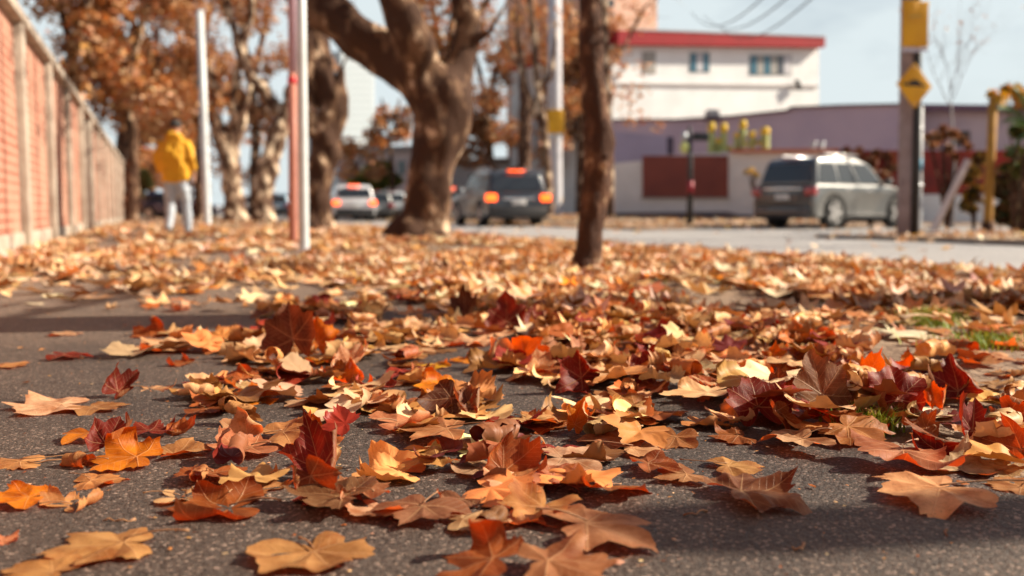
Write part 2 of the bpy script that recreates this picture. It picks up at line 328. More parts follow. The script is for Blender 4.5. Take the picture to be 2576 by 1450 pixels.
def leaf_mesh(seed, size, pose, n_ang=112, n_rad=12, stem=True):
    """flat leaf in polar grid round the stem junction, then cupped, folded, rippled and rolled"""
    r_ = np.random.default_rng(seed); a0, r0 = leaf_outline(r_, rd=pose.get('round'))
    fine = np.unique(np.concatenate([a0, np.linspace(-179, 180, n_ang)])); A = fine
    ro = np.interp(A, np.concatenate([[a0[-1]-360], a0]), np.concatenate([[r0[-1]], r0]))
    T = np.linspace(0, 1, n_rad+1)[1:]**.85
    th = np.radians(A); nA = len(A)
    X = (np.sin(th)[None]*ro[None]*T[:,None]).ravel(); Y = (np.cos(th)[None]*ro[None]*T[:,None]).ravel()
    wx = r_.uniform(.80, 1.12); X = np.concatenate([[0], X])*size*wx; Y = np.concatenate([[0], Y])*size*r_.uniform(.9, 1.1)
    Aa = np.concatenate([[0], np.tile(A, n_rad)]); rr = np.hypot(X, Y)/size
    Z = np.zeros_like(X)
    # pleat between main veins
    dv = np.min(np.abs(Aa[:,None]-VE[None]), 1); Z += size*.07*pose.get('pleat', 1)*np.clip(dv/26, 0, 1)**1.4*np.clip(rr/.5, 0, 1)*(-1 if r_.random() < .3 else 1)
    Z += size*pose.get('cup', .1)*rr**2
    Z += size*pose.get('fold', 0)*np.abs(X)/size
    for i, v in enumerate(VE):                    # every lobe tip curls by its own amount
        k = r_.normal(pose.get('tip', 0), .28)*pose.get('wild', 1)
        wgt = np.exp(-((Aa-v)/20)**2); Z += size*k*wgt*np.clip(rr-.42, 0, 1)**1.7
    for q in range(4):
        f = r_.uniform(3, 9); ph = r_.uniform(0, 6.3, 2); Z += size*.022*pose.get('wild', 1)*np.sin(X/size*f+ph[0])*np.cos(Y/size*f*.8+ph[1])*np.clip(rr*1.5, 0, 1)
    Z += size*.03*np.sin(np.radians(Aa)*r_.integers(7, 13)+r_.uniform(0, 6))*np.clip(rr, 0, 1)**3*pose.get('wild', 1)
    P = np.stack([X, Y, Z], 1)
    for (ax, start, kap) in pose.get('rolls', []):   # roll up everything beyond a line, axis direction ax (deg), start in leaf units, curvature 1/size
        u = np.array([math.cos(R(ax)), math.sin(R(ax)), 0]); s = P@u; s0 = start*size; k = kap/size
        t = np.clip(s-s0, 0, None); spiral = t*k*(1+.5*t/size)
        sp = np.where(t > 0, np.sin(spiral)/k, 0); cp = np.where(t > 0, (1-np.cos(spiral))/k, 0)
        z = P[:,2].copy()
        ns = np.where(t > 0, s0+sp-z*np.sin(spiral), s); nz = np.where(t > 0, cp+z*np.cos(spiral), z)
        P = P+u[None]*(ns-s)[:,None]; P[:,2] = nz
    faces = []; vuv = []
    def loc(ai, rad_):                             # local vein coordinate of a corner within its sector
        return ai, rad_
    idx = lambda j, i: 1+j*nA+(i % nA)
    Q = []; UV = []
    Am = np.array(A)
    for i in range(nA):
        i2 = (i+1) % nA; mid = (A[i]+(A[i2] if i2 else A[0]+360))/2; mid = (mid+180) % 360-180
        v = VE[np.argmin(np.abs(VE-mid))]
        da, db = math.radians(A[i]-v), math.radians((A[i2] if i2 else A[0]+360)-v)
        ca, sa, cb, sb = math.cos(da)*ro[i], math.sin(da)*ro[i], math.cos(db)*ro[i2], math.sin(db)*ro[i2]
        for j in range(n_rad):
            t1 = T[j]; t0 = T[j-1] if j else 0
            q0 = idx(j-1, i) if j else 0; q1 = idx(j-1, i2) if j else 0
            if j == 0:
                Q.append((0, idx(0, i2), idx(0, i))); UV += [(0,0),(cb*t1,sb*t1),(ca*t1,sa*t1)]
            else:
                Q.append((q0, q1, idx(j, i2), idx(j, i))); UV += [(ca*t0,sa*t0),(cb*t0,sb*t0),(cb*t1,sb*t1),(ca*t1,sa*t1)]
    return P, Q, UV
def stem_pts(seed, size, ln):
    r_ = np.random.default_rng(seed+999); bend = r_.normal(0, .5); lift = r_.uniform(-.02, .30); pts = []
    for k in range(10):
        t = k/9; pts.append((math.sin(bend*t)*ln*t*.6, -ln*t*math.cos(bend*t*.6)+.0, .004+ln*lift*math.sin(t*2.0)*.9))
    return pts

COLS = {'golden tan': (.54,.26,.09), 'pale tan': (.63,.38,.18), 'rust brown': (.31,.088,.02), 'deep red': (.20,.022,.010), 'rosy brown': (.46,.20,.085),
        'bright orange': (.68,.22,.01), 'cream': (.71,.47,.265), 'dark brown': (.11,.038,.016), 'mauve brown': (.27,.12,.055), 'mustard yellow': (.70,.42,.02), 'chestnut': (.40,.165,.05)}
COLS.update({'dusty tan': (.54,.35,.20), 'dusty brown': (.36,.20,.115), 'lemon': (.74,.58,.04)})
POSES = {
 'flat':   ('lying flat', dict(cup=.0, wild=.6, tip=.0, pleat=.5)),
 'dome':   ('domed over the ground', dict(cup=-.05, wild=.7, tip=-.06, pleat=.8)),
 'cup':    ('cupped upward', dict(cup=.06, wild=1.1, tip=.35, pleat=.8)),
 'fold':   ('folded along its middle', dict(cup=.0, fold=.30, wild=1.0, pleat=.6)),
 'curl':   ('with its edge curled up', dict(cup=.02, wild=.9, tip=.1, pleat=.8, rolls=[(20, .40, 4.5)])),
 'curl2':  ('with two sides curled inward', dict(cup=.0, wild=.9, pleat=.8, rolls=[(10, .34, 5.0), (165, .40, 4.0)])),
 'roll':   ('rolled into a tube', dict(cup=.0, wild=.7, rolls=[(0, .06, 5.0), (180, .05, 4.5)])),
 'wave':   ('with wavy crinkled lobes', dict(cup=.0, wild=1.6, tip=.05, pleat=1.0)),
 'stand':  ('standing up on its edge', dict(cup=.10, fold=.30, wild=1.7, tip=.2, pleat=.5, round=.35, rolls=[(-25, .22, 3.2), (200, .30, 2.6)])),
 'fan':    ('standing up like an open fan', dict(cup=.06, fold=.12, wild=1.5, pleat=.35, round=.6, rolls=[(-20, .30, 2.4), (215, .35, 1.8)])),
 'lift':   ('with one lobe sticking up', dict(cup=.0, wild=.9, pleat=.8, rolls=[(90, .45, 3.4)])),
}
# height map of the pile so that each leaf rests on those below it
HC = .012; HX0, HY0 = -3.0, -.5; HM = np.zeros((700, 640))
def rest(P, sink=.55):
    ix = ((P[:,0]-HX0)/HC).astype(int).clip(0, HM.shape[0]-1); iy = ((P[:,1]-HY0)/HC).astype(int).clip(0, HM.shape[1]-1)
    need = HM[ix, iy]-P[:,2]; hi = np.percentile(need, 99.0); base = (-P[:,2]).max()
    dz = base+(hi-base)*sink+.003
    np.maximum.at(HM, (ix, iy), np.minimum((P[:,2]+dz)*.6+.4*HM[ix, iy], .16))
    return dz
leafs = []
def add_leaf(x, y, wpx, pose, col, rot=0, tilt=(0, 0), seed=None, where=None, stemlen=None, kind='fallen_leaf', sink=.55):
    seed = seed if seed is not None else len(leafs)*13+5
    r_ = np.random.default_rng(seed); ppm = (y-HZ)/EYE; size = wpx/ppm/1.75
    P, Q, UV = leaf_mesh(seed, size, POSES[pose][1])
    g = G(x, y)
    M = Matrix.Rotation(-YAW+R(rot-90), 4, 'Z')     # rot 0: tip to the right, 90: tip away
    T_ = Matrix.Rotation(-YAW, 4, 'Z') @ Matrix.Rotation(R(tilt[1]), 4, 'Y') @ Matrix.Rotation(R(tilt[0]), 4, 'X') @ Matrix.Rotation(YAW, 4, 'Z')
    MM = (T_ @ M); m3 = np.array(MM.to_3x3()); Pw = P@m3.T
    Pw[:,0] += g.x; Pw[:,1] += g.y
    c0 = Pw.mean(0); Pw[:,0] += g.x-c0[0]; Pw[:,1] += g.y-c0[1]
    off = Vector((2*g.x-c0[0], 2*g.y-c0[1], 0))
    dz = rest(Pw, sink)
    o = meshobj(kind, P, Q, M_leaf, None, True, uv={'vein': UV})
    o.matrix_world = Matrix.Translation((off.x, off.y, dz)) @ MM
    c = np.array(COLS[col])*np.exp(r_.normal(0, .10))*(1+r_.normal(0, .05, 3)); o.color = (*np.clip(c, .01, .9), 1)
    ln = stemlen if stemlen is not None else size*r_.uniform(.35, .8)
    if ln > .01:
        sp = [Vector(q) for q in stem_pts(seed, size, ln)]
        mw = Matrix.Translation((off.x, off.y, dz)) @ MM; mi = mw.inverted(); pts = []
        for k, q in enumerate(sp):
            wq = mw@q
            if wq.z < .004 and k: wq.z = .004+.001*k
            pts.append(mi@wq)
        rad = [.0011*size/.1]*9+[.0022*size/.1]
        MB().tube(pts, rad, 6).build('stem', M_stem, o, True)
    leafs.append((o, x, y, col, pose, size, where))
    return o

# ------------------------------------------------------------------ the leaves one can tell apart
HERO = [ # x, y, width px, pose, colour, rot, tilt(x,y), [stem], label
 (288,1392,365,'dome','golden tan',200,(4,2),.07,'large golden tan leaf arched over the pavement at the lower left'),
 (790,1405,420,'wave','golden tan',300,(5,0),.03,'very large tan leaf with clear veins on the bottom edge left of centre'),
 (120,1450,280,'flat','golden tan',170,(6,4),0,'golden leaf cut by the bottom edge in the lower left corner'),
 (10,1370,110,'cup','rosy brown',30,(5,0),0,'small pale pink leaf touching the left edge near the bottom'),
 (1225,1440,330,'curl','rust brown',150,(12,-24),.0,'rusty leaf tipped up at the bottom edge near the centre'),
 (1400,1462,360,'wave','rosy brown',10,(6,6),.0,'rosy leaf with a pale sheen on the bottom edge near the centre'),
 (1490,1350,400,'flat','rosy brown',10,(5,3),.06,'wide rosy brown leaf with its point and stem toward the lower right'),
 (1360,1300,270,'fold','golden tan',240,(26,0),.0,'tan leaf sloping toward the viewer like a diamond below the centre'),
 (1240,1345,190,'roll','dark brown',60,(0,0),.0,'dark rolled leaf tucked behind the sloping tan diamond leaf'),
 (1060,1310,290,'dome','mauve brown',250,(10,0),.04,'mauve brown leaf with its central vein pointing down at the viewer'),
 (850,1290,300,'cup','mauve brown',170,(8,-4),.05,'mauve leaf with a shallow cup behind the very large tan leaf'),
 (905,1262,240,'wave','rosy brown',20,(10,8),.0,'pinkish leaf with crinkled edge right of the curled rust leaf'),
 (800,1215,250,'stand','deep red',110,(48,0),.0,'dark red leaf standing behind the curled rust leaf'),
 (560,1290,340,'curl2','rust brown',190,(10,0),.07,'curled rust leaf with rosy upright lobes at the lower left'),
 (640,1240,240,'lift','golden tan',60,(6,0),.05,'brown tan leaf with long stem behind the curled rust leaf'),
 (500,1225,150,'roll','golden tan',100,(0,0),.06,'small rolled tan leaf with thin bent stem at the left'),
 (1280,1215,230,'stand','rust brown',60,(50,24),.0,'dark rust leaf standing like a sail just below the picture centre'),
 (1430,1175,250,'flat','cream',0,(8,0),.0,'pale flat leaf right behind the sail shaped rust leaf'),
 (1330,1142,165,'curl2','cream',80,(30,0),.0,'cream leaf curled into an open cup at the picture centre'),
 (1400,1225,240,'cup','rosy brown',350,(12,8),.0,'rosy leaf with wet sheen right of the sail shaped rust leaf'),
 (1090,1190,190,'wave','golden tan',210,(16,0),.06,'tan leaf with torn lobes left of the sail shaped rust leaf'),
 (1150,1150,130,'roll','deep red',10,(0,0),.05,'small dark red rolled leaf with a lifted stem near the centre'),
 (1110,1118,300,'dome','golden tan',180,(5,0),.09,'long golden leaf seen edge on above the bare patch at centre'),
 (1010,1085,250,'curl','rosy brown',20,(6,0),.04,'rosy tan leaf behind the long golden edge on leaf'),
 (720,1115,250,'lift','golden tan',40,(30,-20),.03,'twisted tan leaf with a pointed tip raised to the right'),
 (620,1145,280,'curl','rosy brown',200,(8,5),.03,'rosy leaf with lifted edge left of the twisted tan leaf'),
 (270,1150,170,'stand','deep red',80,(42,0),.0,'bright rust red leaf standing behind the amber leaf at left'),
 (330,1172,270,'curl','bright orange',190,(12,4),.0,'amber leaf with glowing veins below the rust red upright one'),
 (200,1180,140,'roll','chestnut',160,(0,0),.05,'chestnut leaf rolled to a tube left of the amber leaf'),
 (450,1150,200,'fold','golden tan',30,(10,-10),.0,'folded tan leaf between the amber and rosy leaves at left'),
 (40,1172,220,'flat','golden tan',190,(3,0),.11,'thin flat leaf on the left edge with long curved stem'),
 (240,1222,190,'wave','golden tan',20,(10,0),.03,'small golden leaf behind the orange veined leaf at left'),
 (60,1272,230,'curl','bright orange',180,(12,0),.0,'orange leaf with dark veins on the left edge'),
 (190,1278,200,'curl2','golden tan',60,(10,0),.04,'half rolled tan leaf beside the orange leaf at left'),
 (380,1100,140,'cup','deep red',90,(12,0),.0,'dark red leaf with two raised points on bare pavement at left'),
 (450,1098,100,'stand','rust brown',40,(24,0),.0,'small rust leaf right of the red two pointed leaf'),
 (140,1030,270,'flat','cream',200,(7,0),.0,'pale leaf with many crinkled lobes in the group at far left'),
 (300,1005,150,'stand','deep red',70,(46,15),.0,'rust red upright leaf in the middle of the far left group'),
 (385,985,140,'lift','pale tan',10,(14,0),.04,'pale tan leaf with curled tail right of the far left group'),
 (240,1035,200,'flat','golden tan',330,(5,0),.0,'flat golden leaf under the far left group'),
 (515,1000,110,'wave','pale tan',30,(6,0),.03,'small pale leaf alone between the two left clusters'),
 (735,912,205,'fan','dark brown',95,(78,-6),.12,'largest upright leaf dark rust brown with its stem in the air'),
 (800,903,130,'fan','bright orange',120,(72,30),.0,'glowing orange lobe leaf leaning on the large upright rust leaf'),
 (880,955,150,'stand','cream',60,(34,-14),.0,'cream leaf leaning right of the large upright rust leaf'),
 (900,985,130,'lift','bright orange',40,(20,-10),.04,'orange leaf with its stem up below the leaning cream leaf'),
 (600,960,160,'curl','rust brown',150,(24,0),.0,'rust leaf with curled top left of the mid cluster'),
 (520,1010,140,'cup','cream',10,(14,0),.0,'cream cupped leaf on the left end of the mid cluster'),
 (160,845,130,'flat','cream',20,(5,0),.0,'pale leaf lying alone below the shadow band at far left'),
 (170,903,150,'dome','deep red',10,(6,0),.0,'dark red domed leaf lying alone on the pavement at far left'),
 (20,925,110,'flat','golden tan',10,(4,0),.0,'thin tan leaf on the left edge below the shadow band'),
 (430,880,260,'wave','pale tan',200,(10,0),.0,'long crinkled pale leaf left of the large upright rust leaf'),
 (380,850,120,'lift','rust brown',90,(24,0),.0,'rust leaf raised behind the long crinkled pale leaf'),
 (560,870,190,'cup','rosy brown',20,(12,0),.0,'rosy leaf between the crinkled pale leaf and the upright one'),
 (1545,1120,250,'curl','rosy brown',190,(12,0),.05,'rosy orange leaf with one tall curled tip right of centre'),
 (1450,1095,120,'stand','bright orange',100,(62,30),.0,'thin orange leaf standing like a flame right of centre'),
 (1600,1140,200,'flat','pale tan',20,(5,0),.09,'pale flat leaf with long stem below the flame like leaf'),
 (1640,1190,170,'wave','rust brown',10,(8,0),.0,'rusty crinkled leaf on the dark wet patch right of centre'),
 (1840,1185,190,'dome','golden tan',10,(10,0),.07,'golden leaf with hooked stem on bare pavement right of centre'),
 (1720,1212,190,'flat','rosy brown',200,(8,0),.0,'flat rosy leaf left of the golden leaf with hooked stem'),
 (1880,1262,340,'wave','mauve brown',20,(9,6),.0,'mauve leaf with long pointed lobes on the bare pavement at right'),
 (2350,1262,400,'dome','pale tan',190,(8,0),.14,'broad pale brown leaf arched over bare pavement at lower right'),
 (2270,1180,330,'cup','rosy brown',250,(30,8),.05,'big pinkish leaf tilted to show its veins at right'),
 (2450,1120,190,'stand','deep red',85,(64,8),.0,'dark red pointed leaf standing at the right edge of the pile'),
 (2420,1190,260,'cup','cream',60,(14,0),.0,'cream leaf bowl under the dark red pointed leaf'),
 (2530,1190,240,'wave','cream',10,(20,0),.0,'large cream leaf on the right edge of the picture'),
 (2560,1235,200,'flat','golden tan',190,(6,0),.10,'flat tan leaf with long stem running off the right edge'),
 (2010,1135,230,'wave','pale tan',200,(8,0),.05,'pale tan leaf with curled stem in front of the right pile'),
 (1850,1110,170,'curl','rust brown',190,(18,0),.0,'rust orange curled leaf at the front of the right pile'),
 (1905,1075,210,'fan','deep red',95,(50,0),.0,'dark red leaf standing with its veins glowing in the right pile'),
 (2065,1065,240,'fan','mauve brown',110,(66,10),.03,'tall mauve leaf leaning back with ribs like a fan in the pile'),
 (1960,1040,200,'stand','dark brown',80,(56,-8),.0,'dark brown leaf standing left of the ribbed mauve one'),
 (2255,1065,200,'fan','deep red',95,(58,6),.0,'deep red broad leaf standing right of the grass tuft'),
 (2350,1030,120,'stand','bright orange',80,(54,-10),.0,'orange leaf standing right of the deep red broad one'),
 (1835,905,180,'dome','cream',350,(16,8),.0,'large cream rolled leaf on top of the pile'),
 (1950,955,110,'stand','bright orange',90,(62,0),.0,'bright orange pointed leaf standing at the top of the pile'),
 (1620,985,170,'stand','deep red',80,(56,12),.05,'dark red leaf standing with stem in the middle pile'),
 (1560,940,130,'stand','pale tan',60,(48,0),.0,'pale ribbed leaf upright in the middle pile'),
 (1470,920,120,'stand','pale tan',100,(40,0),.0,'pale rolled leaf upright at the left of the middle pile'),
 (1420,960,190,'curl','rust brown',200,(14,0),.0,'rust leaf casting a dark shadow left of the middle pile'),
 (1560,1010,240,'dome','pale tan',180,(14,0),.0,'broad pale brown leaf with ribs in the middle pile'),
 (1275,840,160,'fan','deep red',85,(60,-8),.0,'blood red leaf standing at the back of the pile above centre'),
 (1170,815,130,'stand','dark brown',95,(52,0),.0,'dark brown leaf standing at the back above centre'),
 (1200,870,150,'cup','cream',20,(16,0),.0,'cream leaf below the blood red standing leaf'),
 (1030,885,210,'flat','cream',20,(6,0),.0,'long cream leaf lying flat above centre'),
 (1090,930,120,'lift','mustard yellow',30,(10,0),.0,'mustard yellow leaf on the bare patch above centre'),
 (1170,915,100,'lift','bright orange',60,(30,0),.0,'small orange leaf with raised tip above centre'),
 (1110,985,180,'curl','bright orange',190,(14,0),.0,'glowing orange curled leaf at the right end of the mid cluster'),
 (1180,1060,130,'stand','mauve brown',120,(40,20),.0,'greyish leaf with upright pointed lobes near the centre'),
 (2460,985,180,'wave','pale tan',20,(8,0),.0,'pale tan leaf lying on the soil near the right edge'),
 (2480,905,150,'dome','pale tan',10,(10,0),.0,'pale leaf on the soil below the shadow at far right'),
 (2290,955,110,'stand','bright orange',90,(44,0),.0,'small orange and purple leaf standing on the soil at right'),
 (2200,930,170,'flat','rosy brown',10,(6,0),.0,'flat rosy leaf on the bare soil at right'),
 (2360,945,130,'wave','cream',10,(8,0),.0,'pale crinkled leaf on soil right of the orange and purple one'),
]
def inpoly(x, y, P):
    c = False; j = len(P)-1
    for i in range(len(P)):
        if (P[i][1] > y) != (P[j][1] > y) and x < (P[j][0]-P[i][0])*(y-P[i][1])/(P[j][1]-P[i][1])+P[i][0]: c = not c
        j = i
    return c
PILE = [(1200,745),(1700,790),(1850,850),(2060,880),(2250,960),(2600,1000),(2600,1190),(2420,1200),(2100,1140),(1750,1130),(1450,1090),(1320,1000),(1230,940),(1360,880)]
DENSE2 = [(1300,800),(2000,840),(2330,980),(2500,1130),(2100,1120),(1700,1060),(1450,1010),(1420,900)]
MIDL = [(500,950),(700,935),(1180,950),(1250,1080),(900,1060),(480,1060)]
FRONT = [(390,1180),(900,1160),(1300,1090),(1520,1180),(1600,1330),(1250,1360),(800,1340),(380,1310)]
CROSS = [(200,1110),(760,1040),(1350,1060),(1700,1130),(1300,1160),(760,1160),(220,1190)]
STRIP = [(640,760),(1250,740),(1300,820),(1000,930),(640,920),(400,880),(420,840),(640,840)]
BAREP = [[(0,930),(430,900),(460,990),(470,1090),(180,1110),(0,1100)],[(800,1115),(1050,1115),(1070,1170),(820,1180)],[(1560,1270),(2160,1220),(2150,1340),(2600,1330),(2600,1460),(1580,1460)],[(0,800),(640,800),(640,842),(0,842)],[(1050,940),(1220,900),(1230,1000),(1100,1010)],[(1650,1150),(2150,1150),(2200,1230),(1660,1220)]]
def dens(x, y):
    if any(inpoly(x, y, p) for p in BAREP): return .02
    if inpoly(x, y, DENSE2): return 1.35
    if inpoly(x, y, PILE): return .95
    if inpoly(x, y, MIDL): return .85
    if inpoly(x, y, FRONT): return .62
    if inpoly(x, y, CROSS): return .55
    if inpoly(x, y, STRIP): return .7
    if x > 1900 and y < 960: return .35
    return .05
CW = ['golden tan']*7+['pale tan']*10+['rust brown']*6+['deep red']*2+['rosy brown']*3+['bright orange']*2+['cream']*4+['dark brown']*1+['mauve brown']*2+['chestnut']*4+['dusty tan']*4
PW = ['flat']*3+['dome']*4+['cup']*4+['fold']*2+['curl']*5+['curl2']*4+['roll']*2+['wave']*5+['stand']*2+['lift']*4
N_TOTAL = 296
cand = []
while len(cand) < N_TOTAL-len(HERO):
    d_ = math.sqrt(rng.uniform(1.05**2, 3.75**2)); r_ = rng.uniform(-.56, .56)*d_
    y = HZ+EYE*FPX/d_; x = W2/2+r_/d_*FPX
    if y > 1440: continue
    if rng.random() < dens(x, y)/1.35 and all((x-c[0])**2+((y-c[1])*3)**2 > 30**2 for c in cand) and all((x-h[0])**2+((y-h[1])*3)**2 > (h[2]*.22)**2 for h in HERO): cand.append((x, y))
jobs = [(h[0], h[1], h[2]*.90, h[3], h[4], h[5], h[6], h[7], h[8]) for h in HERO]
for x, y in cand:
    ppm = (y-HZ)/EYE; inp = inpoly(x, y, DENSE2) or inpoly(x, y, PILE)
    p = PW[rng.integers(len(PW))]
    if inp and rng.random() < .26: p = 'stand'
    tl = (float(rng.normal(26 if inp else 5, 20)) if p != 'stand' else float(rng.uniform(22, 60)), float(rng.normal(0, 30 if inp else 7)))
    if p in ('flat', 'dome') and not inp: tl = (tl[0]*.6, tl[1]*.5)
    SW = ['deep red']*4+['rust brown']*3+['bright orange']*2+['chestnut']*2+['dark brown']*2+['pale tan']*3
    jobs.append((x, y, ppm*float(rng.uniform(.085, .148)), p, (SW[rng.integers(len(SW))] if p == 'stand' else CW[rng.integers(len(CW))]), float(rng.uniform(0, 360)), tl, None if rng.random() < .5 else 0, None))
order = sorted(range(len(jobs)), key=lambda i: (i < len(HERO), -i))
for i in order:
    x, y, wpx, p, c, rot, tl, stl, lab = jobs[i]
    if p not in ('stand', 'fan'): tl = (tl[0]*.30-2, tl[1]*.5)
    add_leaf(x, y, wpx, p, c, rot, tl, seed=1000+i*7, where=lab, stemlen=stl)
# labels: every leaf by colour, pose and what it lies on or beside
def zone(x, y):
    if x > 1900 and y < 960: s = 'on the bare soil at right'
    elif inpoly(x, y, DENSE2): s = 'in the thick of the pile'
    elif inpoly(x, y, PILE): s = 'at the fringe of the pile'
    elif inpoly(x, y, MIDL): s = 'in the cluster left of centre'
    elif inpoly(x, y, FRONT): s = 'in the front cluster'
    elif inpoly(x, y, CROSS): s = 'in the thin row across the pavement'
    elif inpoly(x, y, STRIP): s = 'behind the large upright leaf'
    else: s = 'on open pavement'
    return s
seen = {}
for o, x, y, c, p, size, lab in leafs:
    sz = 'small ' if size < .062 else ('big ' if size > .082 else '')
    if not lab: lab = f'{sz}{c} leaf {POSES[p][0]} {zone(x, y)}'
    seen.setdefault(lab, []).append((o, x, y, c, lab))
heropts = [(l[1], l[2], l[3]) for l in leafs if l[6]]
ROWN = ['bottom', 'low', 'lower middle', 'middle', 'upper middle', 'rear']
for lab, mem in seen.items():
    if len(mem) > 1:
        for o, x, y, c, _l in mem:
            near = min(heropts, key=lambda h: (h[0]-x)**2+((h[1]-y)*2)**2)
            side = 'left of' if x < near[0] else 'right of'
            v = 'behind' if y < near[1] else 'in front of'
            o['label'] = ' '.join((lab.split(' in the ')[0].split(' at the ')[0].split(' on ')[0].split(' behind ')[0]+f', {v} and {side} a {near[2]} one').split()[:16])
    else: mem[0][0]['label'] = lab
for o, *_ in leafs:
    o['category'] = 'leaf'; o['group'] = 'fallen plane leaves on the pavement'

# ------------------------------------------------------------------ litter nobody could count
def low_leaf(r_):
    A = np.radians([0, 22, 36, 52, 68, 82, 105, 128, 165, 195, 232, 255, 278, 292, 308, 324, 338])
    rr = np.array([1, .62, .5, .92, .6, .42, .66, .45, .16, .16, .45, .66, .42, .6, .92, .5, .62])*(1+r_.normal(0, .06, 17))
    n = 17; V = [(0, 0, 0)]
    for t in (.5, 1.0):
        for a, r in zip(A, rr): V.append((math.sin(a)*r*t, math.cos(a)*r*t, 0))
    V = np.array(V); q = np.hypot(V[:,0], V[:,1]); cup = r_.choice([-.2, -.05, .1, .25, .45]); V[:,2] = cup*q**2+abs(V[:,0])*r_.choice([0, .12, .35])
    V[1:,2] += r_.normal(0, .05, 2*n)*q[1:]; ax = r_.uniform(0, 6.28); u = V[:,0]*math.cos(ax)+V[:,1]*math.sin(ax); tt = np.clip(u-.3, 0, None); k = r_.choice([.3, .6, 1.2, 2.5, 3.5])
    nu = np.where(tt > 0, .3+np.sin(tt*k)/k, u); V[:,2] += np.where(tt > 0, (1-np.cos(tt*k))/k, 0); V[:,0] += (nu-u)*math.cos(ax); V[:,1] += (nu-u)*math.sin(ax)
    F = [(0, 1+(i+1) % n, 1+i) for i in range(n)]
    for i in range(n):
        j = (i+1) % n; F += [(1+i, 1+j, 1+n+j), (1+i, 1+n+j, 1+n+i)]
    return V, np.array(F)
TPL = [low_leaf(np.random.default_rng(50+i)) for i in range(16)]
def scatter(name, pts, sizes, cols, m, label, kind='stuff', tiltsd=.35, parent=None, lift=0, flat=False, low=TPL):
    n = len(pts); allV = []; allF = []; allC = []; base = 0
    which = rng.integers(0, len(low), n)
    for t in range(len(low)):
        ii = np.where(which == t)[0]
        if not len(ii): continue
        V, F = low[t]; k = len(ii); rz = rng.uniform(0, 6.283, k); ta = rng.uniform(0, 6.283, k); tb = np.abs(rng.normal(0, tiltsd, k))
        # rotation: Rz then tilt about a horizontal axis
        c, s = np.cos(rz), np.sin(rz); x = V[None,:,0]*c[:,None]-V[None,:,1]*s[:,None]; y = V[None,:,0]*s[:,None]+V[None,:,1]*c[:,None]; z = np.repeat(V[None,:,2], k, 0)
        ca, sa = np.cos(ta)[:,None], np.sin(ta)[:,None]; u = x*ca+y*sa; v = -x*sa+y*ca; cb, sb = np.cos(tb)[:,None], np.sin(tb)[:,None]
        v2 = v*cb-z*sb; z2 = v*sb+z*cb; x2 = u*ca-v2*sa; y2 = u*sa+v2*ca
        P = np.stack([x2, y2, z2], -1)*sizes[ii][:,None,None]
        if not flat: P[:,:,2] -= P[:,:,2].min(1)[:,None]*.85
        P += pts[ii][:,None,:]
        allV.append(P.reshape(-1, 3)); allF.append((F[None]+(np.arange(k)*len(V))[:,None,None]).reshape(-1, 3)+base); base += k*len(V)
        cc = np.concatenate([cols[ii], np.ones((k, 1))], 1); allC.append(np.repeat(cc, len(V), 0))
    o = meshobj(name, np.concatenate(allV), np.concatenate(allF), m, parent, False, attrs=np.concatenate(allC))
    if parent is None: tag(o, label, None, None, kind)
    return o
def pal(names, n, sd=.16):
    a = np.array([COLS[k] for k in names]); c = a[rng.integers(0, len(a), n)]*np.exp(rng.normal(0, sd, (n, 1))); return np.clip(c*(1+rng.normal(0, .06, (n, 3))), .01, .9)
COLS['glare tan'] = (.78,.60,.42)  # sun glare on the far litter is put into this pale tan
LP = ['glare tan']*10+['cream']*8+['pale tan']*6+['golden tan']*5+['rust brown']*2+['bright orange']+['rosy brown']*2+['chestnut']*2
pts = []; szs = []
def patch(x, y):                                    # where the wind left the leaves
    n1 = 1.25*noise.noise(Vector((x*.9, y*.40, 7)))+.6*noise.noise(Vector((x*3, y*1.4, 2)))
    base = .27 if x < 1.0 else .66
    if x < -.75: base = .9
    return min(1, max(.03, base+n1*1.1))
tries = 0
while len(pts) < 12500 and tries < 400000:
    tries += 1
    d_ = 2.55*math.exp(rng.uniform(0, math.log(52/2.55))) if rng.random() < .55 else rng.uniform(3.3, 24)
    r_ = rng.uniform(-.6, .58)*d_; p = Rv*r_+Fv*d_
    if p.x < XW+.02 or p.x > XK-.02 or (d_ < 3.6 and rng.random() > (d_-2.55)): continue
    px = W2/2+r_/d_*FPX; py = HZ+EYE*FPX/d_
    if d_ < 4.3 and rng.random() > (.75 if py < 788 else min(1, dens(px, py))): continue
    if rng.random() > patch(p.x, p.y): continue
    pts.append((p.x, p.y, .004+(.03*rng.random()**2 if d_ > 3 else 0))); szs.append(.04+.085*rng.random()**.8*1.0*(1 if d_ < 12 else 1.25))
pts = np.array(pts); scatter('fallen_leaves', pts, np.array(szs), pal(LP, len(pts)), M_litter, 'thick litter of fallen leaves stretching away along pavement and verge', tiltsd=.15)
UL = []
for i in range(14):
    P_, Q_, _u = leaf_mesh(900+i, 1.0, POSES[['curl','wave','curl2','cup','lift','fold','roll'][i % 7]][1], 60, 5); tri = []
    for q in Q_: tri += [q] if len(q) == 3 else [(q[0], q[1], q[2]), (q[0], q[2], q[3])]
    UL.append((P_, np.array(tri)))
up = []; us = []
while len(up) < 680:
    d_ = math.sqrt(rng.uniform(1.2**2, 4.1**2)); r_ = rng.uniform(-.56, .56)*d_; px = W2/2+r_/d_*FPX; py = HZ+EYE*FPX/d_; dn = dens(px, py)
    if py > 1345 or rng.random() > dn/1.35 or (dn < .6 and rng.random() < .75): continue
    p = Rv*r_+Fv*d_; up.append((p.x, p.y, .003+(.05*rng.random() if inpoly(px, py, DENSE2) else .012*rng.random()))); us.append(rng.uniform(.05, .088))
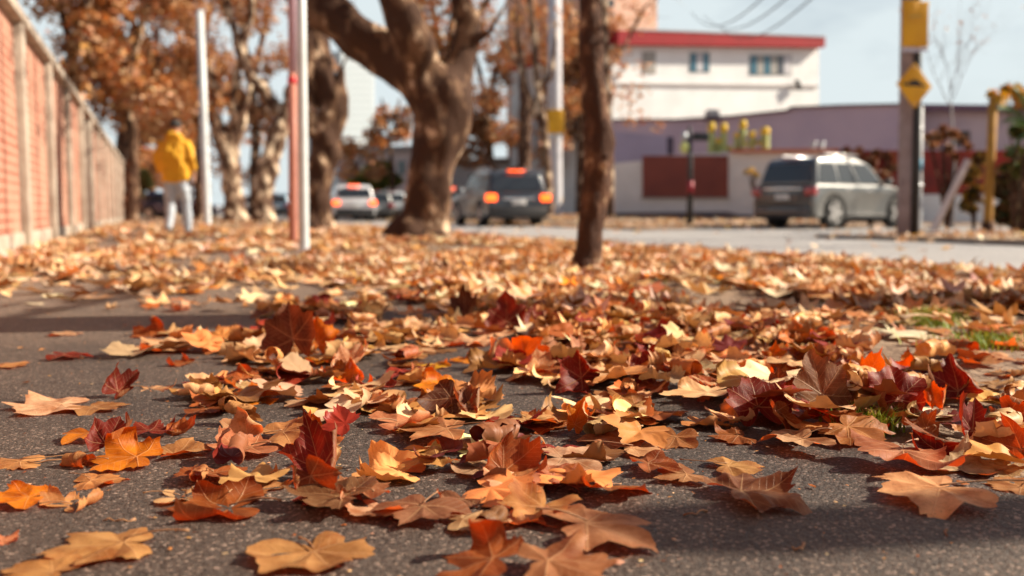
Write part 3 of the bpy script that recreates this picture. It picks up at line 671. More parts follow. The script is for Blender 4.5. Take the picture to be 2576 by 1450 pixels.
scatter('fallen_leaves', np.array(up), np.array(us), pal(['pale tan']*6+['golden tan']*5+['rust brown']*5+['chestnut']*4+['cream']*3+['deep red']*4+['dusty tan']*2, len(up), .28), M_litter, 'smaller leaves packed underneath the larger ones of the pile', tiltsd=.2, low=UL)
# across the road and along the gutters
pp = []
for _ in range(9000):
    y = rng.uniform(-2, 60); x = XF+.2+abs(rng.normal(0, 6)) if rng.random() < .9 else rng.uniform(XK+.1, XF)
    if x > 40 or (indrive(x, y) and rng.random() < .93): continue
    if XK < x < XF and rng.random() < .8: x = XK+.1+abs(rng.normal(0, .3)) if rng.random() < .6 else XF-abs(rng.normal(0, .2))
    pp.append((x, y, (farz(x, y) if x > XF else -.055)+.01))
pp = np.array(pp); scatter('leaf_litter', pp, rng.uniform(.06, .11, len(pp)), pal(['glare tan']*8+['cream']*4+['pale tan']*3+['golden tan']+['mustard yellow'], len(pp)), M_litter, 'pale leaf litter on the verge and gutters across the road', tiltsd=.3)
# crumbs, grit and broken leaf bits on the pavement
TRI = []
for i in range(8):
    r_ = np.random.default_rng(i); k = 5; a = np.sort(r_.uniform(0, 6.28, k)); q = r_.uniform(.5, 1, k); V = np.array([(0,0,.25)]+[(math.cos(t)*s, math.sin(t)*s*.6, r_.uniform(0, .2)) for t, s in zip(a, q)]); TRI.append((V, np.array([(0, 1+j, 1+(j+1) % k) for j in range(k)])))
nn = 2600; d_ = np.sqrt(rng.uniform(.95**2, 4.2**2, nn)); rr = rng.uniform(-.56, .56, nn)*d_
P = np.array([tuple(Rv*float(a)+Fv*float(b)) for a, b in zip(rr, d_)]); P = P[(P[:,0] > XW) & (P[:,0] < XE+.5)]; P[:,2] = .006
cc = pal(['rust brown', 'chestnut', 'golden tan', 'cream', 'dark brown'], len(P)); scatter('leaf_crumbs', P, rng.uniform(.0012, .006, len(P))*np.where(rng.random(len(P)) < .06, 3.0, 1), cc, M_litter, 'crumbs of broken leaves and grit sprinkled over the pavement', tiltsd=.1, low=TRI)

# loose stems and twigs dropped between the leaves
for k, (x, y, ln, a) in enumerate(((2270,1228,95,8),(1010,1155,120,-4),(150,1165,150,30),(1750,1300,70,20),(620,1020,80,-12),(1230,1270,90,200),(2380,1350,60,70),(300,1320,80,12),(2010,1390,50,40))):
    g_ = G(x, y); l_ = ln/((y-HZ)/EYE); dr = Rv*math.cos(R(a))+Fv*math.sin(R(a))
    pt = [g_+dr*l_*(q/6-.5)+Vector((0,0,.0035+.004*math.sin(q*1.1+k)**2)) + Fv*(.004*math.sin(q*.9+k)) for q in range(7)]
    tag(MB().tube(pt, [.0012]*6+[.0022], 6).build('loose_stem', M_stem, None, True), ('thin loose leaf stem on open pavement '+['below the right pile','above the centre row','near the left edge','under the mauve leaf','beside the mid cluster','in the front cluster','by the lower right edge','behind the golden arched leaf','in the shaded corner'][k]), 'stem', 'loose stems on the pavement')
# grass tufts
def grass(name, pix, n, spread, hgt, label, cols=((.20,.34,.04),(.36,.46,.06),(.12,.24,.03))):
    V = []; F = []; Cc = []
    for _ in range(n):
        g = pix(); a = rng.uniform(0, 6.28); h = hgt*rng.uniform(.4, 1.1); wd = h*.035+.0008; ln = rng.uniform(.2, .9)*h; dx, dy = math.cos(a), math.sin(a); b0 = len(V)
        for k in range(4):
            t = k/3; cx, cy = g.x+dx*ln*t*t, g.y+dy*ln*t*t; wz = wd*(1-t)+.0002
            V += [(cx-dy*wz, cy+dx*wz, h*(t-.25*t*t)-.004), (cx+dy*wz, cy-dx*wz, h*(t-.25*t*t)-.004)]
        F += [(b0+2*k, b0+2*k+1, b0+2*k+3, b0+2*k+2) for k in range(3)]; c = cols[rng.integers(len(cols))]; Cc += [(*c, 1)]*8
    return tag(meshobj(name, np.array(V), np.array(F), M_crown, None, attrs=Cc), label, None, None, 'stuff')
def tuft(x, y, sx, sy): return lambda: G(x+rng.normal(0, sx), y+rng.normal(0, sy))
grass('grass', tuft(2185,1080,38,7), 260, 0, .062, 'small tuft of green grass poking out beside the leaf pile')
grass('grass', tuft(2335,815,38,6), 420, 0, .08, 'bright green grass tuft behind the shadow band at right')
grass('grass', tuft(2470,870,70,9), 350, 0, .06, 'sparse grass blades on the soil at the right edge')
grass('grass', tuft(1500,705,160,10), 260, 0, .06, 'yellow green grass blades in the verge round the slender tree', ((.42,.42,.05),(.30,.34,.06)))
grass('grass', tuft(1060,655,120,10), 260, 0, .08, 'thin yellow green grass on the verge before the big plane tree', ((.50,.45,.05),(.34,.36,.06)))

# ------------------------------------------------------------------ brick boundary wall
def brick_mat():
    m = bpy.data.materials.new('pink_brick'); m.use_nodes = True; N = m.node_tree.nodes; l = m.node_tree.links.new; b = N['Principled BSDF']
    t = N.new('ShaderNodeTexCoord'); sx = N.new('ShaderNodeSeparateXYZ'); l(t.outputs['Object'], sx.inputs[0]); cx = N.new('ShaderNodeCombineXYZ'); l(sx.outputs[1], cx.inputs[0]); l(sx.outputs[2], cx.inputs[1])
    br = N.new('ShaderNodeTexBrick'); l(cx.outputs[0], br.inputs['Vector']); br.inputs['Scale'].default_value = 1; br.inputs['Brick Width'].default_value = .29; br.inputs['Row Height'].default_value = .085; br.inputs['Mortar Size'].default_value = .009
    br.inputs['Color1'].default_value = (.36,.12,.075,1); br.inputs['Color2'].default_value = (.28,.09,.055,1); br.inputs['Mortar'].default_value = (.50,.34,.25,1)
    n = N.new('ShaderNodeTexNoise'); n.inputs['Scale'].default_value = 1.6; n.inputs['Detail'].default_value = 6; l(t.outputs['Object'], n.inputs['Vector'])
    r = N.new('ShaderNodeValToRGB'); r.color_ramp.elements[0].position = .42; r.color_ramp.elements[1].position = .68; l(n.outputs['Fac'], r.inputs[0])
    mx = N.new('ShaderNodeMix'); mx.data_type = 'RGBA'; l(r.outputs[0], mx.inputs['Factor']); l(br.outputs['Color'], mx.inputs['A']); mx.inputs['B'].default_value = (.43,.245,.175,1)
    l(mx.outputs['Result'], b.inputs['Base Color']); b.inputs['Roughness'].default_value = .9
    bp = N.new('ShaderNodeBump'); bp.inputs['Distance'].default_value = .008; bp.invert = True; l(br.outputs['Fac'], bp.inputs['Height']); l(bp.outputs[0], b.inputs['Normal'])
    return m
M_brick = brick_mat(); M_post = mat('cream_concrete', (.44,.38,.315), .9, col2=(.31,.25,.20), nscale=4, bump=.3, bscale=30); M_gate = mat('dark_red_gate', (.16,.03,.02), .6)
wall = thing('brick_wall', (XW, 0, 0), 'long pink brick wall with cream concrete posts and coping along the pavement', 'wall')
posts = [-12.48+2.52*k for k in range(28)]
for k in range(len(posts)-1):
    y0, y1 = posts[k]+.11, posts[k+1]-.11
    if k == 12:
        MB().box((-.30, (y0+.35+y1)/2, 1.05), (.06, y1-y0-.35, 2.06)).build('gate', M_gate, wall, bevel=.01); y1 = y0+.35
    MB().box((-.11, (y0+y1)/2, 1.16), (.16, y1-y0, 1.96)).build('brick_panel', M_brick, wall)
    MB().box((-.10, (y0+y1)/2, .07), (.20, y1-y0, .22)).build('plinth', M_post, wall, bevel=.01)
for y in posts: MB().box((-.06, y, 1.06), (.22, .20, 2.16)).build('post', M_post, wall, bevel=.015)
MB().box((-.08, (posts[0]+posts[-1])/2, 2.195), (.30, posts[-1]-posts[0]+.3, .11)).build('coping', M_post, wall, bevel=.02)

# ------------------------------------------------------------------ trees
def skin(nodes, edges, sub=2, smooth_br=.0):
    me = bpy.data.meshes.new('tmp'); me.from_pydata([tuple(n[0]) for n in nodes], edges, []); o = bpy.data.objects.new('tmp', me); COL.objects.link(o)
    m = o.modifiers.new('s', 'SKIN'); m.branch_smoothing = smooth_br; m.use_smooth_shade = True
    sv = me.skin_vertices[0].data
    for i, n in enumerate(nodes): sv[i].radius = (n[1], n[1]) if not isinstance(n[1], tuple) else n[1]; sv[i].use_root = (i == 0)
    s = o.modifiers.new('ss', 'SUBSURF'); s.levels = sub; s.render_levels = sub
    dg = bpy.context.evaluated_depsgraph_get(); dg.update(); r = bpy.data.meshes.new_from_object(o.evaluated_get(dg)); bpy.data.objects.remove(o); return r
def organic(nodes, edges, vox, smooth=6):
    mb = MB()
    for a, b in edges:
        pa, pb = Vector(nodes[a][0]), Vector(nodes[b][0]); ra, rb = nodes[a][1], nodes[b][1]
        mb.tube([pa, pa.lerp(pb, .5), pb], [ra, (ra+rb)/2, rb], 16)
    me = bpy.data.meshes.new('tmp'); me.from_pydata([tuple(v) for v in mb.v], [], mb.f)
    bm = bmesh.new(); bm.from_mesh(me)
    for p, r in nodes: bmesh.ops.create_uvsphere(bm, u_segments=16, v_segments=10, radius=r, matrix=Matrix.Translation(Vector(p)))
    bmesh.ops.recalc_face_normals(bm, faces=bm.faces); bm.to_mesh(me); bm.free()
    o = bpy.data.objects.new('tmp', me); COL.objects.link(o)
    m = o.modifiers.new('r', 'REMESH'); m.mode = 'VOXEL'; m.voxel_size = vox; m.use_smooth_shade = True
    m = o.modifiers.new('s', 'SMOOTH'); m.factor = .5; m.iterations = smooth
    dg = bpy.context.evaluated_depsgraph_get(); dg.update(); r = bpy.data.meshes.new_from_object(o.evaluated_get(dg)); bpy.data.objects.remove(o); return r
def lump(me, amp, sc_):
    me.update(); n = len(me.vertices); no = [v.normal.copy() for v in me.vertices]
    for v, nn in zip(me.vertices, no):
        p = v.co*sc_; v.co += nn*amp*(noise.noise(Vector((p.x, p.y, p.z*.6)))+.5*noise.noise(Vector((p.x*2.3, p.y*2.3, p.z*1.5))))
def crown(parent, blobs, n_per, size, names, name='crown', sd=.22, fill=.9, count=None):
    pts = []; 
    for c, r in blobs:
        k = int(n_per*4.2*(r**2))+2 if count is None else count
        d = rng.normal(0, 1, (k, 3)); d /= np.linalg.norm(d, axis=1)[:,None]; rad = rng.random(k)**.45*r
        q = d*rad[:,None]*np.array([1, 1, .8])
        # clumps: keep those where a noise field is high
        keep = [noise.noise(Vector(p*1.3/max(r, .5)*1.6)+Vector((c[0], c[1], c[2])))+rng.normal(0, .12) > -.16*fill for p in q]
        pts.append(q[np.array(keep)]+np.array(c)[None])
    pts = np.concatenate(pts); k = len(pts)
    return scatter(name, pts, size*1.25*rng.uniform(.6, 1.25, k), pal(names, k, sd), M_crown, None, tiltsd=1.0, parent=parent, flat=True, low=TL)
# simple bent leaf for crowns
TL = []
for i in range(5):
    r_ = np.random.default_rng(i+9); V = np.array([(0,-.2,0),(.75,-.1,.2),(.5,.5,.05),(0,1,-.15),(-.5,.5,.05),(-.75,-.1,.2),(0,.35,-.1)])*(1+r_.normal(0, .08, (7, 3))); TL.append((V, np.array([(6,0,1),(6,1,2),(6,2,3),(6,3,4),(6,4,5),(6,5,0)])))
def twigs(mb, start, dirn, ln, rad, lvl, r_):
    pts = [Vector(start)]; d = Vector(dirn).normalized(); k = 5
    for i in range(k):
        d = (d+Vector(r_.normal(0, .16, 3))+Vector((0, 0, .05))).normalized(); pts.append(pts[-1]+d*ln/k)
    mb.tube(pts, [rad*(1-.7*i/k) for i in range(k+1)], 6 if rad < .03 else 8)
    ends = [pts[-1]]
    if lvl > 0:
        for i in range(2, k+1):
            nd = (d+Vector(r_.normal(0, .65, 3))).normalized(); ends += twigs(mb, pts[i], nd, ln*.62, rad*(1-.7*i/k)*.8, lvl-1, r_)
    return ends
def tree(name, label, base_px, d, nodes, edges, mat_, blobs=(), leaves=('golden tan',), twig=(), lsize=.09, nper=130, group=None, amp=.10, sub=2, fill=.9, crown_extra=(), z0=None, sky_block_clumps=()):
    """nodes: (x px, y px, radius px, depth offset m) at depth d"""
    g = W(base_px[0], base_px[1], d); g.z = 0 if z0 is None else z0
    t = thing(name, g, label, 'tree', group); s = d/FPX
    nd = [(W(x, y, d+dd)-g, r*s) for x, y, r, dd in nodes]
    low = nd[0]; nd.insert(0, ((low[0].x, low[0].y, -.15), low[1]*1.15)); ed = [(0, 1)]+[(a+1, b+1) for a, b in edges]
    mr = max(n[1] for n in nd); mn = min(n[1] for n in nd); me = organic(nd, ed, max(mn*.38, mr*.05), 10); me.name = 'trunk'; lump(me, mr*amp*2.2, 1.6/mr*.45)
    r_ = np.random.default_rng(int(base_px[0])); mb = MB(); ends = []
    for i, dirn, ln, rd, lv in twig:
        ends += twigs(mb, nd[i+1][0], (Rv*dirn[0]+Fv*dirn[1]+Vector((0, 0, dirn[2]))), ln, rd, lv, r_)
    if mb.v:
        bm = bmesh.new(); bm.from_mesh(me); tmp = bpy.data.meshes.new('x'); tmp.from_pydata([tuple(v) for v in mb.v], [], mb.f); bm.from_mesh(tmp); bm.to_mesh(me); bm.free(); bpy.data.meshes.remove(tmp)
    me.polygons.foreach_set('use_smooth', [True]*len(me.polygons)); me.materials.clear(); me.materials.append(mat_)
    link(bpy.data.objects.new('trunk', me), t)
    bl = [(tuple(W(x, y, d+dd)-g), r*s) for x, y, r, dd in blobs]+[(tuple(e+Vector(r_.normal(0, .2, 3))), q) for e in ends for q in crown_extra]
    bl += [((c_[0], c_[1], c_[2]), c_[3]) for c_ in sky_block_clumps]  # extra crown clumps above the view, added to block sky light
    if bl: crown(t, bl, nper, lsize, list(leaves), fill=fill)
    return t
ORG = ['dusty tan']*5+['dusty brown']*5+['golden tan']*2+['chestnut']*2+['rust brown']
PNK = ['pale tan']*3+['dusty tan']*4+['rosy brown']*3+['golden tan']*2
row = 'plane trees planted along the verge'
dB = EYE*FPX/(602-HZ)
tree('plane_tree', 'massive forked plane tree with a huge limb arching left over the verge', (1055,602), dB,
 [(1046,606,86,0),(1062,570,66,0),(1080,500,64,0),(1097,400,60,0),(1112,310,66,0),(1108,250,74,0),
  (1052,196,64,0),(978,150,60,0),(902,98,58,0),(832,40,58,.1),(760,-30,54,.2),(640,-170,46,.3),(520,-330,34,.4),
  (1052,118,38,-.4),(1010,40,32,-.5),(975,-60,29,-.6),(955,-260,20,-.7),
  (1148,182,40,.1),(1172,112,34,.1),(1180,60,28,.1),(1152,-6,16,.1),(1125,-130,11,.1),(1206,98,20,0),(1229,84,15,0)],
 [(0,1),(1,2),(2,3),(3,4),(4,5),(5,6),(6,7),(7,8),(8,9),(9,10),(10,11),(11,12),(6,13),(13,14),(14,15),(15,16),(5,17),(17,18),(18,19),(19,20),(20,21),(18,22),(22,23)],
 M_bark, [(1060,-160,120,0),(900,-200,120,1),(1240,-120,80,.5),(700,-330,130,0)], ORG,
 [(23,(.4,0,1),.5,.03,0),(19,(.9,.2,1),1.2,.05,2),(21,(.1,.2,1),1.5,.05,2),(15,(0,-.2,1),1.8,.08,2),(12,(-.3,.3,1),2,.10,2),(11,(-.1,-.3,1),1.6,.08,2)], .07, 90, row, amp=.12, fill=.6, sky_block_clumps=[(-2,-1,7,2.2),(1,-2.5,7.2,2.3),(0,1.5,7.4,2.4),(2,2,6.9,1.8),(-3,2.5,7.2,2.0),(-1,-4.5,7.2,2.1)])
dC = EYE*FPX/(577-HZ)
tree('plane_tree', 'knotted plane tree partly hidden by the white and red poles', (800,577), dC,
 [(800,580,44,0),(800,525,34,0),(808,430,33,0),(820,345,35,0),(836,275,36,0),(812,200,34,0),(790,110,33,0),(765,10,28,0),(740,-120,22,0),(784,330,12,-.2),(776,205,10,-.3),(772,90,8,-.3),(856,205,16,-.1),(862,168,9,-.1)],
 [(0,1),(1,2),(2,3),(3,4),(4,5),(5,6),(6,7),(7,8),(3,9),(9,10),(10,11),(4,12),(12,13)], M_bark, [(760,-200,80,0),(850,-100,60,0)], ORG, [(13,(.3,0,1),1.4,.03,1),(8,(0,.2,1),2,.08,2)], .07, 100, row, amp=.16, sky_block_clumps=[(-2,-1,7,2.2),(1,-2.5,7.2,2.3),(0,1.5,7.4,2.4),(2,2,6.9,1.8),(-3,2.5,7.2,2.0),(-1,-4.5,7.2,2.1)])
dD = EYE*FPX/(557-HZ)
tree('plane_tree', 'leaning plane tree whose bent limb reaches up left between white poles', (662,557), dD,
 [(664,560,30,0),(662,500,25,0),(672,420,24,0),(698,340,23,0),(716,292,20,0),(680,252,16,0),(645,208,15,0),(612,158,14,0),(600,118,12,0),(576,40,8,0),(566,-60,7,0),(628,50,9,0),(640,-70,8,0),(742,220,14,.2),(760,60,10,.3)],
 [(0,1),(1,2),(2,3),(3,4),(4,5),(5,6),(6,7),(7,8),(8,9),(9,10),(8,11),(11,12),(4,13),(13,14)], M_bark2, [(640,20,75,1),(720,-20,80,1),(700,130,60,2),(560,-40,80,0)], ORG, [(10,(-.2,0,1),2,.06,2),(12,(.2,0,1),2,.06,2)], .08, 90, row, amp=.16)
dE = EYE*FPX/(556-HZ)
tree('plane_tree', 'dark plane tree with a pale U shaped branch behind the man', (592,556), dE+.8,
 [(592,560,32,0),(588,490,25,0),(578,410,27,0),(556,345,22,0),(538,285,15,0),(530,180,9,0),(600,310,15,0),(580,262,9,0),(548,216,7.5,0),(519,158,6.5,0),(594,200,7,0),(598,150,5,0),(628,245,9,0),(622,130,7,0)],
 [(0,1),(1,2),(2,3),(3,4),(4,5),(2,6),(6,7),(7,8),(8,9),(7,10),(10,11),(6,12),(12,13)], M_bark2, [(500,60,90,1),(430,0,110,2),(560,150,55,3)], ORG, [(5,(-.2,0,1),2,.05,2),(9,(-.4,0,1),1.5,.04,1)], .08, 100, row, amp=.16)
dS = EYE*FPX/(686-HZ)
tree('slender_tree', 'slender dark reddish tree trunk standing alone in the leaves right of centre', (1475,692), dS,
 [(1470,698,48,0),(1482,630,37,0),(1490,550,33,0),(1500,450,36,0),(1508,360,39,0),(1502,295,31,0),(1492,200,31,0),(1484,100,31,0),(1485,0,27,0),(1492,-120,23,0),(1470,-300,18,0),(1560,-280,14,.1),(1522,412,12,-.1),(1530,395,8,-.1)],
 [(0,1),(1,2),(2,3),(3,4),(4,5),(5,6),(6,7),(7,8),(8,9),(9,10),(9,11),(3,12),(12,13)], M_bark3, [], ORG, [(10,(-.2,.2,1),1.2,.03,2),(11,(.3,0,1),1.2,.03,2)], .06, 60, amp=.07, crown_extra=(.22,))
# beyond the big tree, right side of the street line
tree('street_tree', 'dark trunked autumn tree behind the dark SUV', (1310,553), 43, [(1308,556,24,0),(1318,430,17,0),(1323,300,15,0),(1315,180,12,0),(1300,50,9,0),(1262,440,9,0),(1200,380,6,0),(1350,250,7,0),(1400,150,5,0)],
 [(0,1),(1,2),(2,3),(3,4),(1,5),(5,6),(2,7),(7,8)], M_bark3, [(1280,120,75,1),(1230,240,65,1),(1390,120,75,1),(1340,30,80,1),(1270,330,55,1),(1420,260,60,2),(1200,40,70,1),(1440,50,60,1),(1400,360,45,2)], ORG+PNK, [(4,(0,0,1),2,.06,1)], .11, 75, amp=.1, fill=.75)
tree('birch_like_tree', 'pale barked thin tree with forking branches left of the slender trunk', (1382,560), 34, [(1384,562,11,0),(1378,440,10,0),(1371,335,9,0),(1350,215,9,0),(1344,100,8,0),(1328,-30,7,0),(1312,185,5,0),(1264,85,4,0),(1385,200,5,0),(1402,60,4,0)],
 [(0,1),(1,2),(2,3),(3,4),(4,5),(2,6),(6,7),(3,8),(8,9)], M_bark2, [(1330,40,50,0),(1270,60,40,0),(1400,40,45,0)], ['mustard yellow', 'golden tan', 'pale tan'], [(5,(0,0,1),1,.04,1),(7,(-.5,0,1),.8,.03,1)], .08, 30, amp=.1, fill=.4)
tree('birch_like_tree', 'pale barked thin trunk just behind the slender dark tree', (1536,562), 32, [(1538,564,12,0),(1534,420,11,0),(1527,260,10,0),(1523,120,10,0),(1518,-40,9,0),(1570,120,5,0),(1620,20,4,0)],
 [(0,1),(1,2),(2,3),(3,4),(3,5),(5,6)], M_bark2, [(1590,40,65,0),(1560,140,40,0),(1600,230,45,.5),(1560,-60,80,0),(1620,170,30,0),(1600,300,38,0),(1660,320,22,0),(1570,250,40,1)], PNK+['bright orange'], [(6,(.5,0,.6),2,.04,2),(4,(.3,0,1),2,.06,2)], .09, 48, amp=.1, fill=.3)
tree('garden_tree', 'wide brown crowned tree rising behind the brick wall at upper left', (290,556), 36,
 [(290,556,16,0),(300,430,13,0),(310,300,11,0),(250,150,8,0),(400,150,8,0),(340,20,7,0)], [(0,1),(1,2),(2,3),(2,4),(2,5)], M_bark3,
 [(140,10,80,0),(170,110,60,1),(240,60,90,0),(250,180,70,1),(330,220,75,1),(310,90,100,0),(420,60,100,0),(430,180,90,1),(370,310,60,2),(460,300,65,2),(510,120,70,1),(300,-60,140,0),(450,-70,120,0),(530,260,55,2),(350,400,40,3)], ORG, [], .12, 60, amp=.1, fill=.45)
tree('garden_tree', 'tan leaved tree at the end of the wall behind the man', (470,552), 58,
 [(470,552,14,0),(470,420,11,0),(480,300,9,0),(430,230,6,0),(540,220,6,0)], [(0,1),(1,2),(2,3),(2,4)], M_bark3,
 [(400,330,60,0),(460,250,65,0),(520,330,60,0),(450,400,55,0),(560,420,50,0),(380,420,40,0),(620,330,60,0),(560,210,60,0),(500,470,35,0),(640,440,45,0)], PNK, [], .16, 55, amp=.1, fill=.5)
# crowns filling the street, each a tree of its own
def far_tree(label, x, d, top, spread, leaves, n=5, nper=60, ls=.14, fill=.8, mat_=None, zb=0):
    by = HZ+(EYE-zb)*FPX/d; nodes = [(x,by+4,spread*.11,0),(x+3,(by*2+top)/3,spread*.09,0),(x-4,(by+top*1.3)/2.3,spread*.07,0),(x+spread*.3,top+spread*.5,spread*.04,0),(x-spread*.35,top+spread*.5,spread*.04,0)]
    r_ = np.random.default_rng(int(x+d)); bl = []
    for _ in range(n): bl.append((x+r_.uniform(-.62, .62)*spread, top+spread*.2+r_.uniform(0, 1)*max(10, (by-top)*.62), spread*r_.uniform(.34, .52), r_.uniform(-1.5, 1.5)))
    return tree('autumn_tree', label, (x, by), d, nodes, [(0,1),(1,2),(2,3),(2,4)], mat_ or M_bark, bl, leaves, [], ls, nper, 'autumn trees down the street', sub=1, fill=fill, z0=zb)
far_tree('brown crowned tree behind the near end of the brick wall', 190, 30, -160, 170, ORG, 11, 110)
far_tree('russet tree arching over the wall left of the man', 330, 34, -120, 170, ORG, 12, 110)
far_tree('broad tan tree at the end of the pavement behind the man', 430, 48, 60, 150, PNK, 12, 90, .16)
far_tree('orange brown tree right above the man', 500, 44, -80, 120, ORG, 9, 90, .15)
far_tree('tall rust tree between the two white poles', 640, 56, -60, 130, ORG, 8, 70, .17)
far_tree('low pale tree far down the pavement', 380, 70, 300, 90, PNK, 9, 60, .2)
far_tree('pale pink brown tree right of the distant tower', 985, 60, 215, 70, PNK, 9, 80, .18)
far_tree('pink brown tree under the arching limb', 900, 75, 335, 70, PNK, 7, 45, .2, .6)
far_tree('tall orange tree behind the big forked trunk', 1120, 58, -120, 130, ORG+PNK, 10, 60, .17, .6)
far_tree('golden orange tree beyond the dark SUV', 1230, 62, 60, 110, ORG, 10, 70, .18)
far_tree('orange crown high behind the pale thin trees', 1460, 56, -100, 130, ORG+PNK, 12, 60, .17, .6)
far_tree('red brown tree between dark SUV and slender trunk', 1420, 60, 180, 90, ORG, 8, 70, .18)
far_tree('sparse pink tree beyond the middle of the street', 760, 66, 120, 90, PNK, 7, 50, .18, .5)

# unseen trees added behind and beside the camera to block sky light
def sky_block_tree(label, x, y, h, rad, name='plane_tree', gr=row):  # added unseen trees; plane_tree, garden_tree and row are shared with the real trees
    t = thing(name, (x, y, 0), label, 'tree', gr); r_ = np.random.default_rng(int(abs(x*7+y*13)))
    nd = [(Vector((0,0,-.15)), .42), (Vector((0,0,.3)), .33), (Vector((.05,.05,2.2)), .27), (Vector((.9,.4,h*.6)), .18), (Vector((-.8,-.5,h*.62)), .17), (Vector((.1,-.9,h*.7)), .14)]
    me = organic(nd, [(0,1),(1,2),(2,3),(2,4),(2,5)], .06, 6); lump(me, .06, 2); me.polygons.foreach_set('use_smooth', [True]*len(me.polygons)); me.materials.clear(); me.materials.append(M_bark); link(bpy.data.objects.new('trunk', me), t)
    bl = []
    for k in range(9):
        a = k*2.4; bl.append(((math.cos(a)*rad*.55*r_.uniform(.5,1.2), math.sin(a)*rad*.55*r_.uniform(.5,1.2), h*r_.uniform(.75, 1.15)), rad*.48))
    crown(t, bl, 16, .2, ORG, fill=.2)
sky_block_tree('unseen plane tree added close behind the camera to block sky light', 3.6, -4.5, 7, 4.2)
sky_block_tree('unseen plane tree added farther behind the camera to block sky light', 3.4, -12, 8, 4.5)
sky_block_tree('unseen tree added over the wall beside the camera to block sky light', -4.6, 1.0, 6.5, 3.6, 'garden_tree', 'unseen trees added to block sky light')
sky_block_tree('unseen tree added over the wall behind the camera to block sky light', -5.0, -6.5, 7, 4.2, 'garden_tree', 'unseen trees added to block sky light')
sky_block_tree('unseen tree added over the wall left of the view to block sky light', -6.0, 7.0, 7, 3.6, 'garden_tree', 'unseen trees added to block sky light')
# off to the right of the view: the plane tree whose trunk shadow bands the pavement, and an unseen stub added to cast the near band
tp = C(2.56, 3.78)
def side_tree(label, p, r, h, m):
    t = thing('plane_tree', (p.x, p.y, 0), label, 'tree', row); nd = [(Vector((0,0,-.15)), r*1.5), (Vector((0,0,.15)), r*1.15), (Vector((.03,.02,1.2)), r), (Vector((0,.03,h-.2)), r*.95), (Vector((.3,.5,h+.6)), r*.7), (Vector((.5,1.2,h+1.4)), r*.45), (Vector((-.2,-.6,h+.7)), r*.6), (Vector((-.3,-1.4,h+1.6)), r*.4)]
    me = skin(nd, [(0,1),(1,2),(2,3),(3,4),(4,5),(3,6),(6,7)], 2); lump(me, r*.25, 2.2); mb = MB(); r_ = np.random.default_rng(3); ends = twigs(mb, nd[5][0], (.3,.5,1), 1.5, r*.35, 2, r_)+twigs(mb, nd[7][0], (-.2,-.6,1), 1.5, r*.35, 2, r_)
    me.polygons.foreach_set('use_smooth', [True]*len(me.polygons)); me.materials.clear(); me.materials.append(m); link(bpy.data.objects.new('trunk', me), t); mb.build('branches', m, t, True)
    crown(t, [(tuple(e), .45) for e in ends]+[((-.8,-1,6.9),1.9),((.3,1.5,7.0),2.0),((-2.2,1.2,7.2),1.9),((-2.5,-1.5,7.3),1.8),((0,3.4,7.2),1.9),((-1.8,4,7.3),1.9)], 60, .09, ORG, fill=.5)  # the high clumps are added above the view to block sky light
side_tree('plane tree just outside the right edge throwing the dark shadow band', tp, .25, 4.3, M_bark)
sp_ = C(4.67, 1.79); t = thing('shadow_stub', (sp_.x, sp_.y, 0), 'slim unseen trunk stub added beside the camera to cast a shadow band', 'tree')  # unseen trunk stub, cut to the height where its shadow band should end
me = organic([(Vector((0,0,-.1)), .10), (Vector((0,0,.3)), .085), (Vector((.01,.01,1.6)), .08), (Vector((0,0,2.98)), .085), (Vector((.04,.02,3.05)), .10)], [(0,1),(1,2),(2,3),(3,4)], .02, 5); lump(me, .012, 6)
me.polygons.foreach_set('use_smooth', [True]*len(me.polygons)); me.materials.clear(); me.materials.append(M_bark2); link(bpy.data.objects.new('trunk', me), t)

# ------------------------------------------------------------------ poles and signs
def ppm_d(p): return FPX/p
def pole(name, label, top, bot, d, rpx, m, cat='pole', extra=None):
    g = W(bot[0], bot[1], d); t = thing(name, (g.x, g.y, g.z), label, cat); s = d/FPX
    a = W(top[0], top[1], d)-g; MB().tube([(0,0,-.1), (0,0,0), a*.5, a], [rpx*s*1.08, rpx*s*1.08, rpx*s*1.03, rpx*s], 20).build('shaft', m, t, True)
    return t, g, a, s
M_pwhite = mat('white_paint', (.62,.66,.68), .45, noise_amt=.15, nscale=6); M_galv = mat('galvanised', (.52,.56,.60), .4, .5, noise_amt=.2, nscale=9)
M_pred = mat('faded_red_paint', (.44,.17,.12), .6, col2=(.36,.13,.09), nscale=5); M_plil = mat('lilac_paint', (.44,.28,.34), .6); M_ring = mat('red_band', (.6,.02,.03), .5)
dp = EYE*FPX/(640-HZ)
t, g, a, s = pole('lamp_pole', 'white painted steel pole nearest the camera beside the pavement', (752,-420), (765,641), dp, 12, M_pwhite)
MB().tube([(0,0,0),(0,0,.03)], .11, 20).build('base_plate', M_galv, t, bevel=.005)
dq = EYE*FPX/(617-HZ)
t, g, a, s = pole('painted_pole', 'salmon and lilac painted pole just behind the white pole', (735,185), (738,617), dq, 10.5, M_pred)
u1 = W(735,183,dq)-g; u2 = W(733,-380,dq)-g; MB().tube([u1,u2], 10.2*s, 20).build('upper_shaft', M_plil, t, True)
MB().tube([W(735,212,dq)-g, W(735,196,dq)-g], 11.6*s, 20).build('red_band', M_ring, t, True)
t, g, a, s = pole('steel_pole', 'thin grey white pole standing just right of the man in yellow', (503,30), (522,566), 27, 9, M_pwhite); g0 = g
MB().tube([a*.999, a+Vector((0,0,.06))], [9*s, 3*s], 16).build('cap', M_galv, t, True)
